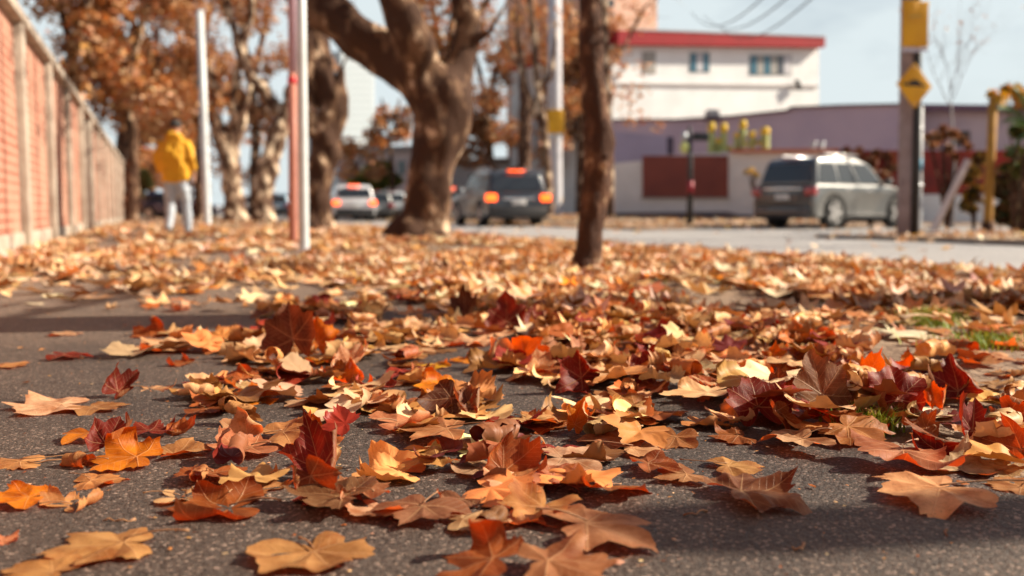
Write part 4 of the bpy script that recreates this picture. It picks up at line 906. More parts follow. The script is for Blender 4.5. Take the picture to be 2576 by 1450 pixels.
# wooden utility pole with conduit, panels and hump sign
M_util = mat('weathered_concrete', (.34,.27,.27), .9, col2=(.24,.18,.18), nscale=5, bump=.5, bscale=20); M_cond = mat('black_conduit', (.02,.018,.02), .6)
dU = EYE*FPX/(592-HZ)
t, g, a, s = pole('utility_pole', 'thick grey utility pole with black conduit and yellow signs across the road', (2302,-700), (2282,592), dU, 23, M_util)
cpts = [W(2300,590,dU-.16)-g, W(2307,280,dU-.16)-g, W(2312,-300,dU-.16)-g]
MB().tube(cpts, 10*s, 14).build('conduit', M_cond, t, True)
for y in (330, 470): MB().tube([W(2296,y,dU)-g, W(2296,y-5,dU)-g], 25*s, 20).build('strap', M_galv, t, True)
def flat(name, pix, d, th, m, parent=None, org=Vector((0,0,0)), bevel=0):
    ps = [W(x, y, d)-org for x, y in pix]; n = len(ps); dv = Fv*th
    b = MB(); b.add(ps+[p+dv for p in ps], [tuple(range(n)), tuple(range(2*n-1, n-1, -1))]+[(i, i+n, (i+1) % n+n, (i+1) % n) for i in range(n)])
    return b.build(name, m, parent, bevel=bevel)
dV = dU-.34
M_sign = mat('sign_amber', (.80,.40,.005), .5, col2=(.70,.32,.005), nscale=3); M_signb = mat('sign_black', (.02,.015,.015), .5)
t = thing('hump_sign', W(2300,213,dV), 'yellow diamond warning sign with a black road hump on the utility pole', 'road sign'); o_ = W(2300,213,dV)
flat('plate', [(2255,211),(2302,157),(2345,219),(2301,274)], dV, .012, M_sign, t, o_, .004)
flat('hump_symbol', [(2272,208),(2285,209),(2293,203),(2302,201),(2311,204),(2319,212),(2329,214),(2329,219),(2272,215)], dV-.006, .004, M_signb, t, o_)
for x, y in ((2301,170),(2301,262)):
    MB().tube([W(x,y,dV-.008)-o_, W(x,y,dV+.2)-o_], 2.2*s, 8).build('bolt', M_galv, t, True)
t = thing('notice_sign', W(2304,60,dV), 'upright amber yellow notice panel strapped high on the utility pole', 'sign'); o_ = W(2304,60,dV)
flat('panel', [(2272,1),(2315,1),(2316,5),(2338,4),(2336,22),(2334,119),(2271,117)], dV, .03, M_sign, t, o_, .004)
flat('lower_strip', [(2271.5,119),(2334,121),(2334,129),(2302,131),(2272,130)], dV, .03, mat('lilac_grey_strip', (.60,.55,.62), .6), t, o_)
flat('faded_lettering', [(2288,39),(2319,37),(2319,43),(2288,45)], dV-.004, .003, mat('faded_print', (.62,.38,.08), .7), t, o_)
# slim white post behind with a blue band
dW_ = 17.5
t, g, a, s2 = pole('slim_post', 'slim white post with a blue band right behind the utility pole', (2316,268), (2311,575), dW_, 6, M_pwhite)
MB().tube([W(2313,432,dW_)-g, W(2314,400,dW_)-g], 6.6*s2, 14).build('blue_band', mat('sky_blue', (.12,.42,.62), .6), t, True)
# far concrete pole with yellow board and yellow foot
dX = 38
t, g, a, s3 = pole('utility_pole', 'pale concrete pole with a square yellow board beside the dark SUV', (1394,-200), (1397,563), dX, 17, mat('pale_concrete', (.56,.56,.60), .85, noise_amt=.2, nscale=2))
MB().tube([W(1397,563,dX)-g, W(1397,500,dX)-g], 18*s3, 20).build('painted_foot', M_yellow, t, True)
t = thing('yellow_board', W(1398,308,dX-.5), 'square yellow board on the pale pole left of the slender tree', 'sign'); o_ = W(1398,308,dX-.5)
flat('board', [(1378,276),(1418,276),(1418,336),(1378,336)], dX-.5, .05, M_yellow, t, o_, .01)
flat('white_edge', [(1379,337),(1417,337),(1417,345),(1379,345)], dX-.5, .05, M_pwhite, t, o_)
# mustard post at right
dY = 18.6
t, g, a, s4 = pole('wooden_post', 'mustard coloured wooden post at the right side before the shrubs', (2499,236), (2484,582), dY, 10.5, mat('mustard_wood', (.46,.24,.035), .8, col2=(.34,.16,.03), nscale=6, bump=.4))
MB().tube([W(2484,592,dY)-g, W(2485,560,dY)-g], 15*s4, 10).build('footing', M_bark3, t, True)
crown(t, [(tuple(W(2514,250,dY)-g), .15), (tuple(W(2494,236,dY)-g), .07)], 160, .07, ['lemon', 'lemon', 'mustard yellow'], name='creeper', count=60)
# leaning pale plank
dZ = 17.4
t = thing('leaning_plank', W(2352,578,18.5), 'pale plank leaning diagonally on the soil right of the utility pole', 'plank'); dZ = 18.5; o_ = W(2352,578,18.5)
a1, a2 = W(2348,580,dZ)-o_, W(2437,402,dZ)-o_
ax_ = (a2-a1).normalized(); sd = Fv.cross(ax_).normalized(); hw = 7.5*dZ/FPX
pl = MB().add([a1-sd*hw, a1+sd*hw, a2+sd*hw, a2-sd*hw]+[p+Fv*.05 for p in (a1-sd*hw, a1+sd*hw, a2+sd*hw, a2-sd*hw)], [(0,1,2,3),(7,6,5,4),(0,4,5,1),(1,5,6,2),(2,6,7,3),(3,7,4,0)])
pl.build('board', mat('pale_wood', (.66,.56,.56), .8), t, bevel=.006)
flat('worn_edge', [(2359,576),(2362,575),(2447,404),(2444,402)], dZ+.055, .02, mat('raw_wood_edge', (.55,.33,.16), .8), t, o_)

# ------------------------------------------------------------------ buildings
M_red = mat('red_fascia', (.30,.002,.010), .8, col2=(.26,.002,.008), nscale=1.5); M_purple = mat('purple_render', (.52,.41,.50), .9, col2=(.44,.35,.45), nscale=.6)
M_violet = mat('violet_render', (.38,.34,.48), .9, noise_amt=.15, nscale=.8)
M_brown = mat('brown_shutter', (.22,.045,.028), .65, col2=(.17,.034,.024), nscale=1.2); M_terra = mat('terracotta', (.58,.19,.10), .8); M_winb = mat('blue_curtain', (.05,.15,.22), .25); M_ing = mat('dark_interior', (.09,.10,.12), .15)
M_frame = mat('grey_frame', (.30,.29,.27), .5); M_pale = mat('pale_curtain', (.5,.5,.54), .6)
def frontage(pix, d0, d1, back, m, name, parent, org, bevel=0):
    """a block whose front face has the given picture outline on a vertical plane that goes from depth d0 (left) to d1 (right)"""
    xs = [p[0] for p in pix]; x0, x1 = min(xs), max(xs)
    A = W(x0, 532, d0); B = W(x1, 532, d1); n = (B-A).cross(Vector((0,0,1))).normalized()
    cp = CM.translation; ps = []
    for x, y in pix:
        r = W(x, y, 1)-cp; t_ = (A-cp).dot(n)/r.dot(n); ps.append(cp+r*t_-org)
    if n.dot(Fv) < 0: n = -n
    dv = n*back; k = len(ps); b = MB().add(ps+[p+dv for p in ps], [tuple(range(k)), tuple(range(2*k-1, k-1, -1))]+[(i, i+k, (i+1) % k+k, (i+1) % k) for i in range(k)])
    return b.build(name, m, parent, bevel=bevel)
def front_part(pix, host, off, back, m, name, parent, org):
    """same plane as host=(x0,x1,d0,d1) pushed off metres towards the viewer"""
    x0, x1, d0, d1 = host; A = W(x0,532,d0); B = W(x1,532,d1); n = (B-A).cross(Vector((0,0,1))).normalized()
    if n.dot(Fv) < 0: n = -n
    A = A-n*off; cp = CM.translation; ps = []
    for x, y in pix:
        r = W(x, y, 1)-cp; t_ = (A-cp).dot(n)/r.dot(n); ps.append(cp+r*t_-org)
    dv = n*back; k = len(ps); b = MB().add(ps+[p+dv for p in ps], [tuple(range(k)), tuple(range(2*k-1, k-1, -1))]+[(i, i+k, (i+1) % k+k, (i+1) % k) for i in range(k)])
    return b.build(name, m, parent)
def rect(x0, y0, x1, y1): return [(x0,y0),(x1,y0),(x1,y1),(x0,y1)]
# white two storey block with red fascia
H = (1540, 2060, 55, 63); o_ = W(1800, 532, 60); o_.z = 0
t = thing('white_building', o_, 'white two storey building with a red roof band behind the purple building', 'building')
frontage([(1540,108),(2060,118),(2060,560),(1540,560)], 55, 63, 12, M_whiteb, 'wall', t, o_)
front_part([(1555,76),(1700,80),(2076,94),(2076,119),(1555,112)], H, .6, 13.5, M_red, 'roof_fascia', t, o_)
front_part([(1600,73),(1700,76),(2078,91),(2076,94),(1700,80),(1600,77)], H, .65, 13.6, mat('grey_flashing', (.35,.35,.38), .6), 'roof_edge', t, o_)
front_part([(1540,208),(2060,214),(2060,219),(1540,213)], H, .12, .2, mat('grey_ledge', (.52,.48,.47), .8), 'ledge', t, o_)
for (x0,y0,x1,y1,panes) in ((1618,132,1648,184,'g'),(1737,134,1784,181,'bgb'),(1888,140,1989,188,'bgbgdp')):
    f = front_part(rect(x0-2,y0-2,x1+2,y1+2), H, .03, .12, M_frame, 'window', t, o_); n_ = len(panes); wv = (x1-x0)/n_
    for k, ch in enumerate(panes):
        front_part(rect(x0+k*wv+.6, y0+.8, x0+(k+1)*wv-.4, y1-.8), H, .06, .05, {'b': M_winb, 'g': M_pale if panes == 'bgb' else M_frame, 'd': M_ing, 'p': M_pale}[ch], 'pane', f, o_)
f = front_part([(2006,201),(2010,201),(2019,222),(2015,226)], H, .5, .3, M_cond, 'wall_lamp', t, o_)
o_ = W(1590, 532, 78); o_.z = 0; t = thing('salmon_block', o_, 'tall salmon coloured block rising behind the left end of the red roof', 'building')
frontage([(1500,-90),(1653,-90),(1653,560),(1500,560)], 76, 80, 12, mat('salmon_render', (.62,.38,.29), .9), 'wall', t, o_)
for k in range(5): front_part(rect(1520, -70+k*34, 1545, -50+k*34), (1500,1653,76,80), .06, .1, M_glass, 'window', t, o_)
# purple building
Hp = (1540, 2300, 41, 33); o_ = W(1900, 532, 38); o_.z = 0
t = thing('purple_building', o_, 'long low purple building with a stepped dark roofline', 'building')
frontage([(1540,303),(1700,302),(1845,293),(1980,279),(1990,271),(2110,266),(2300,262),(2300,560),(1540,560)], 41, 33, 9, M_purple, 'wall', t, o_)
front_part([(1540,300),(1700,299),(1845,290),(1978,276),(1988,268),(2110,263),(2300,259),(2300,263),(2110,267),(1990,272),(1980,280),(1845,294),(1700,303),(1540,304)], Hp, .15, 9, mat('dark_coping', (.09,.06,.08), .8), 'roof_edge', t, o_)
front_part([(1540,330),(1690,345),(1690,420),(1540,432)], Hp, .02, .1, M_violet, 'bluish_wall', t, o_)
front_part(rect(1678,345,1692,400), Hp, .05, .1, mat('plum_door', (.07,.05,.09), .7), 'door', t, o_)
tt = thing('roof_box', W(1797,296,36.5), 'small grey rooftop unit standing on the purple roof', 'air conditioner'); oo = W(1797,296,36.5)
flat('casing', rect(1783,275,1812,294), 36.9, .8, mat('unit_grey', (.42,.42,.43), .6), tt, oo, .03); flat('base', rect(1780,292,1815,298), 36.85, .9, mat('unit_base', (.10,.07,.09), .8), tt, oo)
# garden wall with brown panel
Hg = (1545, 2110, 31.5, 30); o_ = W(1700, 540, 31); o_.z = .15
t = thing('garden_wall', o_, 'white garden wall with brown shutter panel and terracotta edge', 'wall')
frontage([(1545,412),(1620,404),(1640,392),(1830,386),(1838,380),(2110,378),(2110,560),(1545,560)], 31.5, 30, .3, M_white, 'wall', t, o_)
front_part(rect(1616,392,1832,497), Hg, .05, .1, M_brown, 'shutter_panel', t, o_)
front_part(rect(1612,497,1836,501), Hg, .09, .12, M_frame, 'sill', t, o_)
front_part([(1838,376),(2112,374),(2112,381),(1838,384)], Hg, .25, .8, M_terra, 'tile_edge', t, o_)
front_part([(1545,536),(1830,533),(1860,541),(2000,541),(2000,560),(1545,560)], Hg, .04, .06, mat('dark_plinth', (.16,.12,.12), .9), 'plinth', t, o_)
# red wall at right
Hr = (2105, 2600, 26, 25); o_ = W(2300, 540, 26); o_.z = .1
t = thing('red_wall', o_, 'dark red wall on a white base behind the utility pole', 'wall')
frontage([(2105,379),(2600,379),(2600,490),(2105,490)], 26, 25, .25, mat('dark_red_render', (.30,.022,.012), .8, col2=(.16,.02,.015), nscale=1.2), 'upper_wall', t, o_)
front_part([(2105,489.5),(2600,489.5),(2600,560),(2105,560)], Hr, .05, .32, M_white, 'white_base', t, o_)
Hl = (2318, 2620, 34, 32); o_ = W(2400, 540, 33); o_.z = .1
t = thing('lilac_house', o_, 'pale lilac house with a dark eave seen over the red wall', 'building')
frontage([(2318,266),(2620,268),(2620,560),(2318,560)], 34, 32, 7, mat('lilac_render', (.52,.44,.50), .9, col2=(.40,.34,.42), nscale=.8), 'wall', t, o_)
front_part([(2318,262),(2500,264),(2620,264),(2620,280),(2318,278)], Hl, .5, 8, mat('plum_eave', (.16,.10,.15), .8), 'eave', t, o_)
front_part(rect(2330,344,2362,372), Hl, .03, .1, M_glass, 'window', t, o_); front_part(rect(2396,330,2440,366), Hl, .03, .1, M_glass, 'window', t, o_)
# vents on the garden wall
for x, lab in ((2047,'left white vent pipe standing above the garden wall'), (2067,'right white vent pipe standing above the garden wall')):
    g = W(x, 376, 31); t = thing('vent_pipe', g, lab, 'vent', 'white vent pipes on the garden wall'); s_ = 31/FPX
    MB().tube([(0,0,-.05),(0,0,14*s_)], 6*s_, 16).build('pipe', M_pwhite, t, True); MB().tube([(0,0,13*s_),(0,0,18*s_)], 8*s_, 16).build('cap', M_galv, t, True)
# distant tower and pale block down the street
o_ = W(900, 532, 170); o_.z = 0; Ht = (858, 942, 170, 176); t = thing('distant_tower', o_, 'pale blue grey apartment tower far down the street', 'building')
frontage([(858,128),(942,140),(942,560),(858,560)], 170, 176, 14, mat('pale_tower', (.46,.52,.56), .8), 'wall', t, o_)
for r_i in range(12):
    for c_i in range(5): front_part(rect(864+c_i*15.5, 150+r_i*17, 874+c_i*15.5, 158+r_i*17), Ht, .1, .2, mat('tower_glass', (.34,.40,.45), .3) if 'tower_glass' not in bpy.data.materials else bpy.data.materials['tower_glass'], 'window', t, o_)
o_ = W(960, 540, 95); o_.z = 0; Hq = (850, 1080, 95, 92); t = thing('distant_house', o_, 'pale pinkish house closing the view behind the traffic', 'building')
frontage([(850,378),(1080,372),(1080,560),(850,560)], 95, 92, 10, mat('pinkish_render', (.48,.40,.40), .9), 'wall', t, o_)
front_part([(846,372),(1084,365),(1084,379),(846,384)], Hq, .5, 11, mat('grey_roof', (.25,.22,.22), .8), 'roof_edge', t, o_)
for x in (872, 915, 1000, 1040): front_part(rect(x,405,x+20,440), Hq, .05, .1, M_glass, 'window', t, o_)
o_ = W(1250, 540, 80); o_.z = 0; Hs = (1130, 1545, 80, 70); t = thing('street_house', o_, 'low grey house behind the pale pole and dark SUV', 'building')
frontage([(1130,410),(1545,395),(1545,560),(1130,560)], 80, 70, 10, mat('dull_grey_render', (.36,.32,.31), .9), 'wall', t, o_)
front_part([(1128,402),(1548,386),(1548,398),(1128,414)], Hs, .5, 11, mat('brown_roof', (.16,.10,.08), .8), 'roof_edge', t, o_)
for x in (1180, 1420, 1490): front_part(rect(x,440,x+24,480), Hs, .05, .1, M_glass, 'window', t, o_)

# black lamp post with sign before the garden wall
dL = 25.5; gl = W(1735, 556, dL); gl.z = 0; s_ = dL/FPX
t = thing('lamp_post', gl, 'black lamp post with a sign box before the brown shutter panel', 'lamp post')
MB().tube([(0,0,0), W(1737,400,dL)-gl, W(1735,318,dL)-gl], [8*s_, 6*s_, 4*s_], 14).build('shaft', M_black, t, True)
MB().tube([W(1737,487,dL)-gl, W(1737,456,dL)-gl], 8*s_, 14).build('red_band', mat('maroon_band', (.30,.01,.03), .5), t, True)
flat('sign_box', rect(1744,334,1784,354), dL-.05, .14, M_black, t, gl, .01)
MB().tube([W(1722,352,dL)-gl, W(1722,332,dL)-gl], [10*s_, 6*s_], 14).build('lantern', M_galv, t, True)
MB().tube([W(1722,386,dL)-gl, W(1722,378,dL)-gl, W(1722,366,dL)-gl, W(1722,357,dL)-gl], [5*s_, 11*s_, 11*s_, 6*s_], 14).build('globe', mat('lime_globe', (.62,.66,.22), .4), t, True)
flat('bracket', rect(1722,344,1740,348), dL, .04, M_black, t, gl)

# ------------------------------------------------------------------ cactus row, shrubs, palm
M_cact = mat('pale_cactus', (.42,.50,.20), .7, col2=(.34,.40,.14), nscale=5); M_cflow = mat('cactus_yellow', (.74,.50,.03), .7)
def cactus(x, y0, y1, w_, lab):
    d = 30.8; g = W(x, y1, d); t = thing('column_cactus', g, lab, 'cactus', 'column cacti on the garden wall'); s = d/FPX; h = (y1-y0)*s
    r = w_/2*s; n = 16; b = MB(); rings = 9
    for k in range(rings):
        z = h*k/(rings-1); q = r*(1 if k < rings-2 else (.85 if k == rings-2 else .3))
        b.v += [Vector((math.cos(a*2*math.pi/n)*q*(1 if a % 2 else .82), math.sin(a*2*math.pi/n)*q*(1 if a % 2 else .82), z)) for a in range(n)]
    for k in range(rings-1):
        for a in range(n): b.f.append((k*n+a, k*n+(a+1) % n, (k+1)*n+(a+1) % n, (k+1)*n+a))
    b.f.append(tuple((rings-1)*n+a for a in range(n))); b.build('column', M_cact, t, True)
    MB().tube([(0,0,h*.70),(0,0,h*.86),(0,0,h+.02)], [r*1.02, r*1.12, r*.75], 12).build('flower_cap', M_cflow, t, True)
for x, y0, y1, w_, lab in ((1789,311,385,17,'slim column cactus nearest the black sign box'), (1820,313,382,17,'slim column cactus second from the black sign box'), (1806,350,386,14,'short yellow cactus between the two slim ones'), (1868,305,372,17,'tallest column cactus in the right clump'), (1852,335,372,12,'short cactus left of the tallest one'), (1892,333,374,17,'stubby orange topped cactus in the right clump'), (1924,323,374,22,'thick column cactus at the right end of the row')):
    cactus(x, y0, y1, w_, lab)
def shrub(name, label, blobs, d, names, ls=.08, n=150, z0=0, stem=True, mcol=None, cat='shrub'):
    x = sum(b[0] for b in blobs)/len(blobs); g = W(x, 560, d); g.z = z0; t = thing(name, g, label, cat); s = d/FPX
    if stem:
        mb = MB()
        for bx, by, br in blobs: mb.tube([(0,0,-.03), (W(bx,by,d)-g)*.5+Vector((0,0,.1)), W(bx,by,d)-g, (W(bx,by,d)-g)*1.06], [.035,.022,.012,.004], 6)
        mb.build('stem', M_bark3, t, True)
    bl = [(tuple(W(bx,by,d+rng.normal(0,.2))-g), br*s) for bx, by, br in blobs]
    pts = []
    crown(t, bl, n, ls, names, name='foliage', fill=.5, count=n)
    return t
COLS.update({'leaf green': (.07,.15,.03), 'dark green': (.025,.055,.02), 'lime': (.40,.45,.06), 'olive': (.13,.13,.04), 'dusk brown': (.09,.05,.03)})
shrub('green_shrub', 'dark green bush at the end of the brick wall', [(352,440,22),(365,462,22),(345,478,20)], 46, ['dark green'], .13, 900)
shrub('green_shrub', 'bright green shrub down the street above the queue of cars', [(930,440,28),(965,425,26),(945,465,30),(900,460,22),(990,455,22)], 62, ['leaf green', 'lime', 'leaf green'], .16, 1000)
shrub('flowering_shrub', 'small yellow and white flowering plant on the garden wall by the silver SUV', [(1893,432,12),(1905,440,9),(1880,434,9)], 29.7, ['lime', 'lemon', 'cream'], .05, 120, 1.0)
shrub('bare_shrub', 'red brown shrub growing over the wall behind the silver SUV', [(2150,398,18),(2190,408,20),(2235,392,14),(2170,435,24),(2130,380,10),(2215,445,22),(2205,385,9),(2245,420,14),(2160,378,7)], 25.2, ['dusk brown', 'deep red', 'dusty brown', 'dark brown'], .06, 420)
t_ = shrub('red_tree', 'little tree with a rusty mop of leaves against the red wall', [(2362,345,18),(2395,338,15),(2345,366,13),(2420,352,12),(2380,374,17),(2435,368,9),(2335,345,8),(2400,395,10),(2372,322,8)], 20.5, ['dusty brown', 'rust brown', 'dusk brown', 'dusty tan'], .055, 220, cat='tree')
shrub('dark_shrub', 'dark bushy shrub right of the leaning plank', [(2440,440,26),(2455,490,30),(2440,520,24),(2465,400,22)], 20, ['olive', 'dark brown', 'dark green', 'mustard yellow'], .07, 700)
shrub('dark_shrub', 'large dark green and brown shrub filling the right edge', [(2540,440,36),(2560,500,40),(2530,540,34),(2580,560,40),(2520,480,24),(2580,400,34)], 19, ['dark green', 'olive', 'dusk brown', 'dark brown', 'dark green'], .08, 1000)
shrub('yellow_shrub', 'yellow leaved shrub at the top right behind the mustard post', [(2560,235,20),(2535,225,12),(2572,262,16)], 20, ['mustard yellow', 'lime', 'golden tan'], .09, 160)
shrub('leafy_plant', 'loose lime green plant growing between the column cacti', [(1800,372,9),(1835,374,8),(1880,366,10),(1905,362,9),(1860,372,8)], 30.9, ['lime', 'lemon', 'lime', 'leaf green'], .05, 130, 1.6, stem=False)
shrub('green_shrub', 'mid green bush at the right edge below the palm', [(2560,330,22),(2545,380,20),(2572,430,24),(2530,420,14)], 18.2, ['leaf green', 'dark green', 'olive', 'leaf green'], .07, 420)
# palm fronds
g = W(2600, 330, 17); g.z = 0; t = thing('palm', g, 'green palm with arching fronds at the right edge', 'palm')
MB().tube([(0,0,-.05),(0,.05,1.2),W(2602,330,17)-g], [.16,.13,.11], 12).build('trunk', M_bark3, t, True)
for k, (x, y) in enumerate(((2518,268),(2530,300),(2560,225),(2545,375),(2600,200),(2650,250),(2640,340))):
    a = W(2602,330,17)-g; e = W(x, y, 17-.3+.15*k)-g; mid = (a+e)/2+Vector((0,0,.22)); b = MB(); pts = []
    for i in range(15):
        q = i/14; pts.append(a*(1-q)**2+mid*2*q*(1-q)+e*q*q)
    b.tube(pts, [.012*(1-.8*i/14) for i in range(15)], 5)
    for i in range(2, 15):
        tdir = (pts[min(i+1,14)]-pts[i-1]).normalized(); sd = tdir.cross(Vector((0,0,1))).normalized()
        for sg in (-1, 1):
            tip = pts[i]+sd*sg*.20*math.sin(math.pi*(i+2)/18)+tdir*.12-Vector((0,0,.08)); wv = tdir*.028
            b.add([pts[i]-wv, pts[i]+wv, tip], [(0,1,2)])
    b.build('frond', mat('palm_green', (.06,.15,.035), .6) if 'palm_green' not in bpy.data.materials else bpy.data.materials['palm_green'], t)
# bare twiggy tree against the sky at right and a branch in the top corner
t = thing('bare_tree', W(2395,560,24), 'nearly leafless twiggy tree against the sky right of the signs', 'tree'); g = W(2395,560,24); t.location.z = 0; g.z = 0
mb = MB(); r_ = np.random.default_rng(5); mb.tube([(0,0,-.05), (0,0,1.6), W(2392,260,24)-g], [.05,.035,.022], 8)
ends = []
for k in range(5): ends += twigs(mb, W(2392,270-k*12,24)-g, (Rv*float(r_.normal(0,.7))+Vector((0,0,1))), 1.7, .014, 2, r_)
mb.build('trunk', mat('grey_twig', (.25,.22,.22), .9), t, True); crown(t, [(tuple(e), .10) for e in ends[::3]], 4, .05, ['chestnut', 'cream', 'golden tan'])
t = thing('bare_tree', C(9.6, 13, 0), 'tree outside the right edge whose twigs show in the top corner', 'tree'); g = C(9.6, 13, 0)
mb = MB(); mb.tube([(0,0,-.05),(0,0,1.5),(0,0,3.3)], [.12,.09,.06], 10)
for k in range(7): ends = twigs(mb, (0,0,2.4+k*.18), (-Rv*(1.2 if k > 1 else .4)+Vector((0,0,.55+.1*k))), 2.6, .03, 2, r_)
mb.build('trunk', bpy.data.materials['grey_twig'], t, True)
# overhead wires
for k, (p0, p1, lab) in enumerate((((1870,92,34),(2130,-60,14),'lower of the overhead wires running up over the red roof'), ((1830,70,34),(2080,-70,14),'middle overhead wire above the red roof'), ((1790,62,34),(2010,-70,14),'upper overhead wire above the red roof'))):
    a, b_ = W(*p0), W(*p1); pts = [a.lerp(b_, q/12)-Vector((0,0,.25*math.sin(math.pi*q/12))) for q in range(13)]
    d_ = (b_-a); a2, b2 = a-d_*.9, b_+d_*.7; pts = [a2.lerp(b2, q/24)-Vector((0,0,1.6*(math.sin(math.pi*q/24)-.85))) for q in range(25)]
    tag(MB().tube(pts, .016, 6).build('overhead_wire', M_cond, None, True), lab, 'wire', 'overhead wires at the top')

# ------------------------------------------------------------------ cars
def arc(cy, cz, r, a0, a1, n=9): return [(cy+r*math.cos(R(a0+(a1-a0)*i/n)), cz+r*math.sin(R(a0+(a1-a0)*i/n))) for i in range(n+1)]
def car(label, cat, p, yaw, Lc, Wc, Hc, paint, group=None, brake=False, wheel_r=.36, suv=True, rails=True, rear_shade=None, name='parked_car'):
    """local y: tail (0) to nose (L); built round its own origin under the tail"""
    t = thing(name, p, label, cat, group, yaw); hw = Wc/2; wr = wheel_r; ya, yf = .19*Lc, .79*Lc; belt = Hc*.60 if suv else Hc*.62
    lo = .24 if suv else .18; bumper = .42
    low = [(.03,lo+.10),(0,bumper),(-.02,belt*.62),(.04,belt-.03),(.12,belt)]+[(Lc*.70,belt+.01),(Lc*.86,belt-.07),(Lc*.955,belt-.17),(Lc-.02,belt*.66),(Lc,bumper),(Lc-.06,lo+.08)]
    low += [(yf+wr+.12, lo)]+arc(yf, wr, wr+.06, -12, 192)[0:]+[(ya+wr+.12, lo)]+arc(ya, wr, wr+.06, -12, 192)+[(.16,lo+.02)]
    b = MB().prism([(y, z) for y, z in low], (0,1,0), (0,0,1), (-hw,0,0), (Wc,0,0)); b.build('body', paint, t, bevel=.05, seg=3)
    # cabin with tumblehome
    tum = .16; roofz = Hc-.02; tail = .16 if suv else .75
    cab = [(.10,belt-.02),(tail+.10,roofz-.16),(tail+.22,roofz-.05),(Lc*.28,roofz),(Lc*.44,roofz-.025),(Lc*.55,roofz-.15),(Lc*.70,belt-.01)] if suv else [(.45,belt-.02),(tail+.25,roofz-.14),(tail+.5,roofz-.03),(Lc*.42,roofz),(Lc*.52,roofz-.04),(Lc*.73,belt-.01)]
    def wz(z): return hw-.05-tum*max(0, (z-belt))/(roofz-belt)
    n = len(cab); b = MB(); b.add([(-wz(z), y, z) for y, z in cab]+[(wz(z), y, z) for y, z in cab], [tuple(range(n)), tuple(range(2*n-1, n-1, -1))]+[(i, i+n, (i+1) % n+n, (i+1) % n) for i in range(n)])
    b.build('cabin', paint, t, bevel=.075, seg=4)
    zt, zb = roofz-.17, belt+.05
    def ycab(z, front):
        pts_ = cab[3:] if front else cab[:4]
        for (y1, z1), (y2, z2) in zip(pts_, pts_[1:]):
            if min(z1, z2) <= z <= max(z1, z2): return y1+(y2-y1)*(z-z1)/((z2-z1) or 1)
        return pts_[0][0]
    segs = [(0,.30),(.33,.62),(.65,1)]
    for sx in (-1, 1):
        yb0, yb1, yt0, yt1 = ycab(zb, 0)+.12, ycab(zb, 1)-.16, ycab(zt, 0)+.12, ycab(zt, 1)-.12
        for a, c in segs:
            q = [(yb0+(yb1-yb0)*a, zb), (yb0+(yb1-yb0)*c, zb), (yt0+(yt1-yt0)*c, zt), (yt0+(yt1-yt0)*a, zt)]
            v = [Vector((sx*(wz(z)+.004), y, z)) for y, z in q]; MB().add(v+[p_-Vector((sx*.02,0,0)) for p_ in v], [(0,1,2,3),(7,6,5,4),(0,4,5,1),(1,5,6,2),(2,6,7,3),(3,7,4,0)]).build('side_window', M_glass, t)
        MB().tube([(sx*(hw+.006), Lc*.48, belt-.13),(sx*(hw+.006), Lc*.48+.2, belt-.13)], .02, 8).build('door_handle', M_chrome, t, True)
        MB().tube([(sx*(hw+.006), Lc*.28, belt-.13),(sx*(hw+.006), Lc*.28+.2, belt-.13)], .02, 8).build('door_handle', M_chrome, t, True)
        MB().box((sx*(hw+.10), Lc*.66, belt+.10), (.20,.10,.15)).build('mirror', paint, t, bevel=.03)
        if rails: MB().tube([(sx*(wz(roofz)-.08), tail+.5, roofz+.0),(sx*(wz(roofz)-.08), tail+.6, roofz+.05),(sx*(wz(roofz)-.08), Lc*.47, roofz+.05),(sx*(wz(roofz)-.08), Lc*.5, roofz-.0)], .018, 8).build('roof_rail', M_chrome, t, True)
        # lamps wrap the corners
        lm = M_brake if brake else M_tail
        MB().box((sx*(hw-.12), .02, belt-.17), (.30,.16,.20)).build('tail_light', lm, t, bevel=.03)
        MB().box((sx*(hw-.20), -.015, bumper+.05), (.20,.04,.07)).build('reflector', M_tail, t, bevel=.01)
        MB().box((sx*(hw-.17), Lc-.13, belt-.30), (.34,.24,.15)).build('headlight', M_head, t, bevel=.04)
        MB().box((sx*(hw-.005), (ya+yf)/2, lo+.07), (.03, yf-ya-2*wr-.16, .10)).build('sill_trim', M_black, t, bevel=.01)
    for z0, z1, fr, nm in ((belt+.06, roofz-.20, 0, 'rear_window'), (belt+.05, roofz-.17, 1, 'windscreen')):
        y0, y1 = ycab(z0, fr), ycab(z1, fr); o = (-.006 if not fr else .006); w0, w1 = wz(z0)-.10, wz(z1)-.10; nv = Vector((0, o*2, .008))
        v = [Vector((-w0,y0,z0))+nv, Vector((w0,y0,z0))+nv, Vector((w1,y1,z1))+nv, Vector((-w1,y1,z1))+nv]; MB().add(v+[p_-nv*2.5 for p_ in v], [(0,1,2,3),(7,6,5,4),(0,4,5,1),(1,5,6,2),(2,6,7,3),(3,7,4,0)]).build(nm, M_glass, t)
    if rear_shade: MB().box((0,-.012,(bumper+belt)/2+.02), (Wc*.90,.05,belt-bumper-.08)).build('tail_shade', rear_shade, t, bevel=.02)  # dark panel that paints shade onto the tail
    MB().box((0,-.028,bumper-.02), (Wc*.90,.08,.30)).build('rear_bumper', M_black if rear_shade is None else rear_shade, t, bevel=.025)
    MB().box((0,-.034,belt-.10 if rear_shade else belt-.20), (Wc*.5 if not rear_shade else Wc*.62,.03,.05)).build('tailgate_trim', M_chrome, t, bevel=.008)
    MB().box((0,-.040,belt-.30), (.42,.02,.14)).build('number_plate', M_plate, t, bevel=.004)
    MB().box((0, tail+.10, roofz-.045), (.50,.10,.035)).build('high_brake_light', M_brake if brake else M_tail, t, bevel=.008)
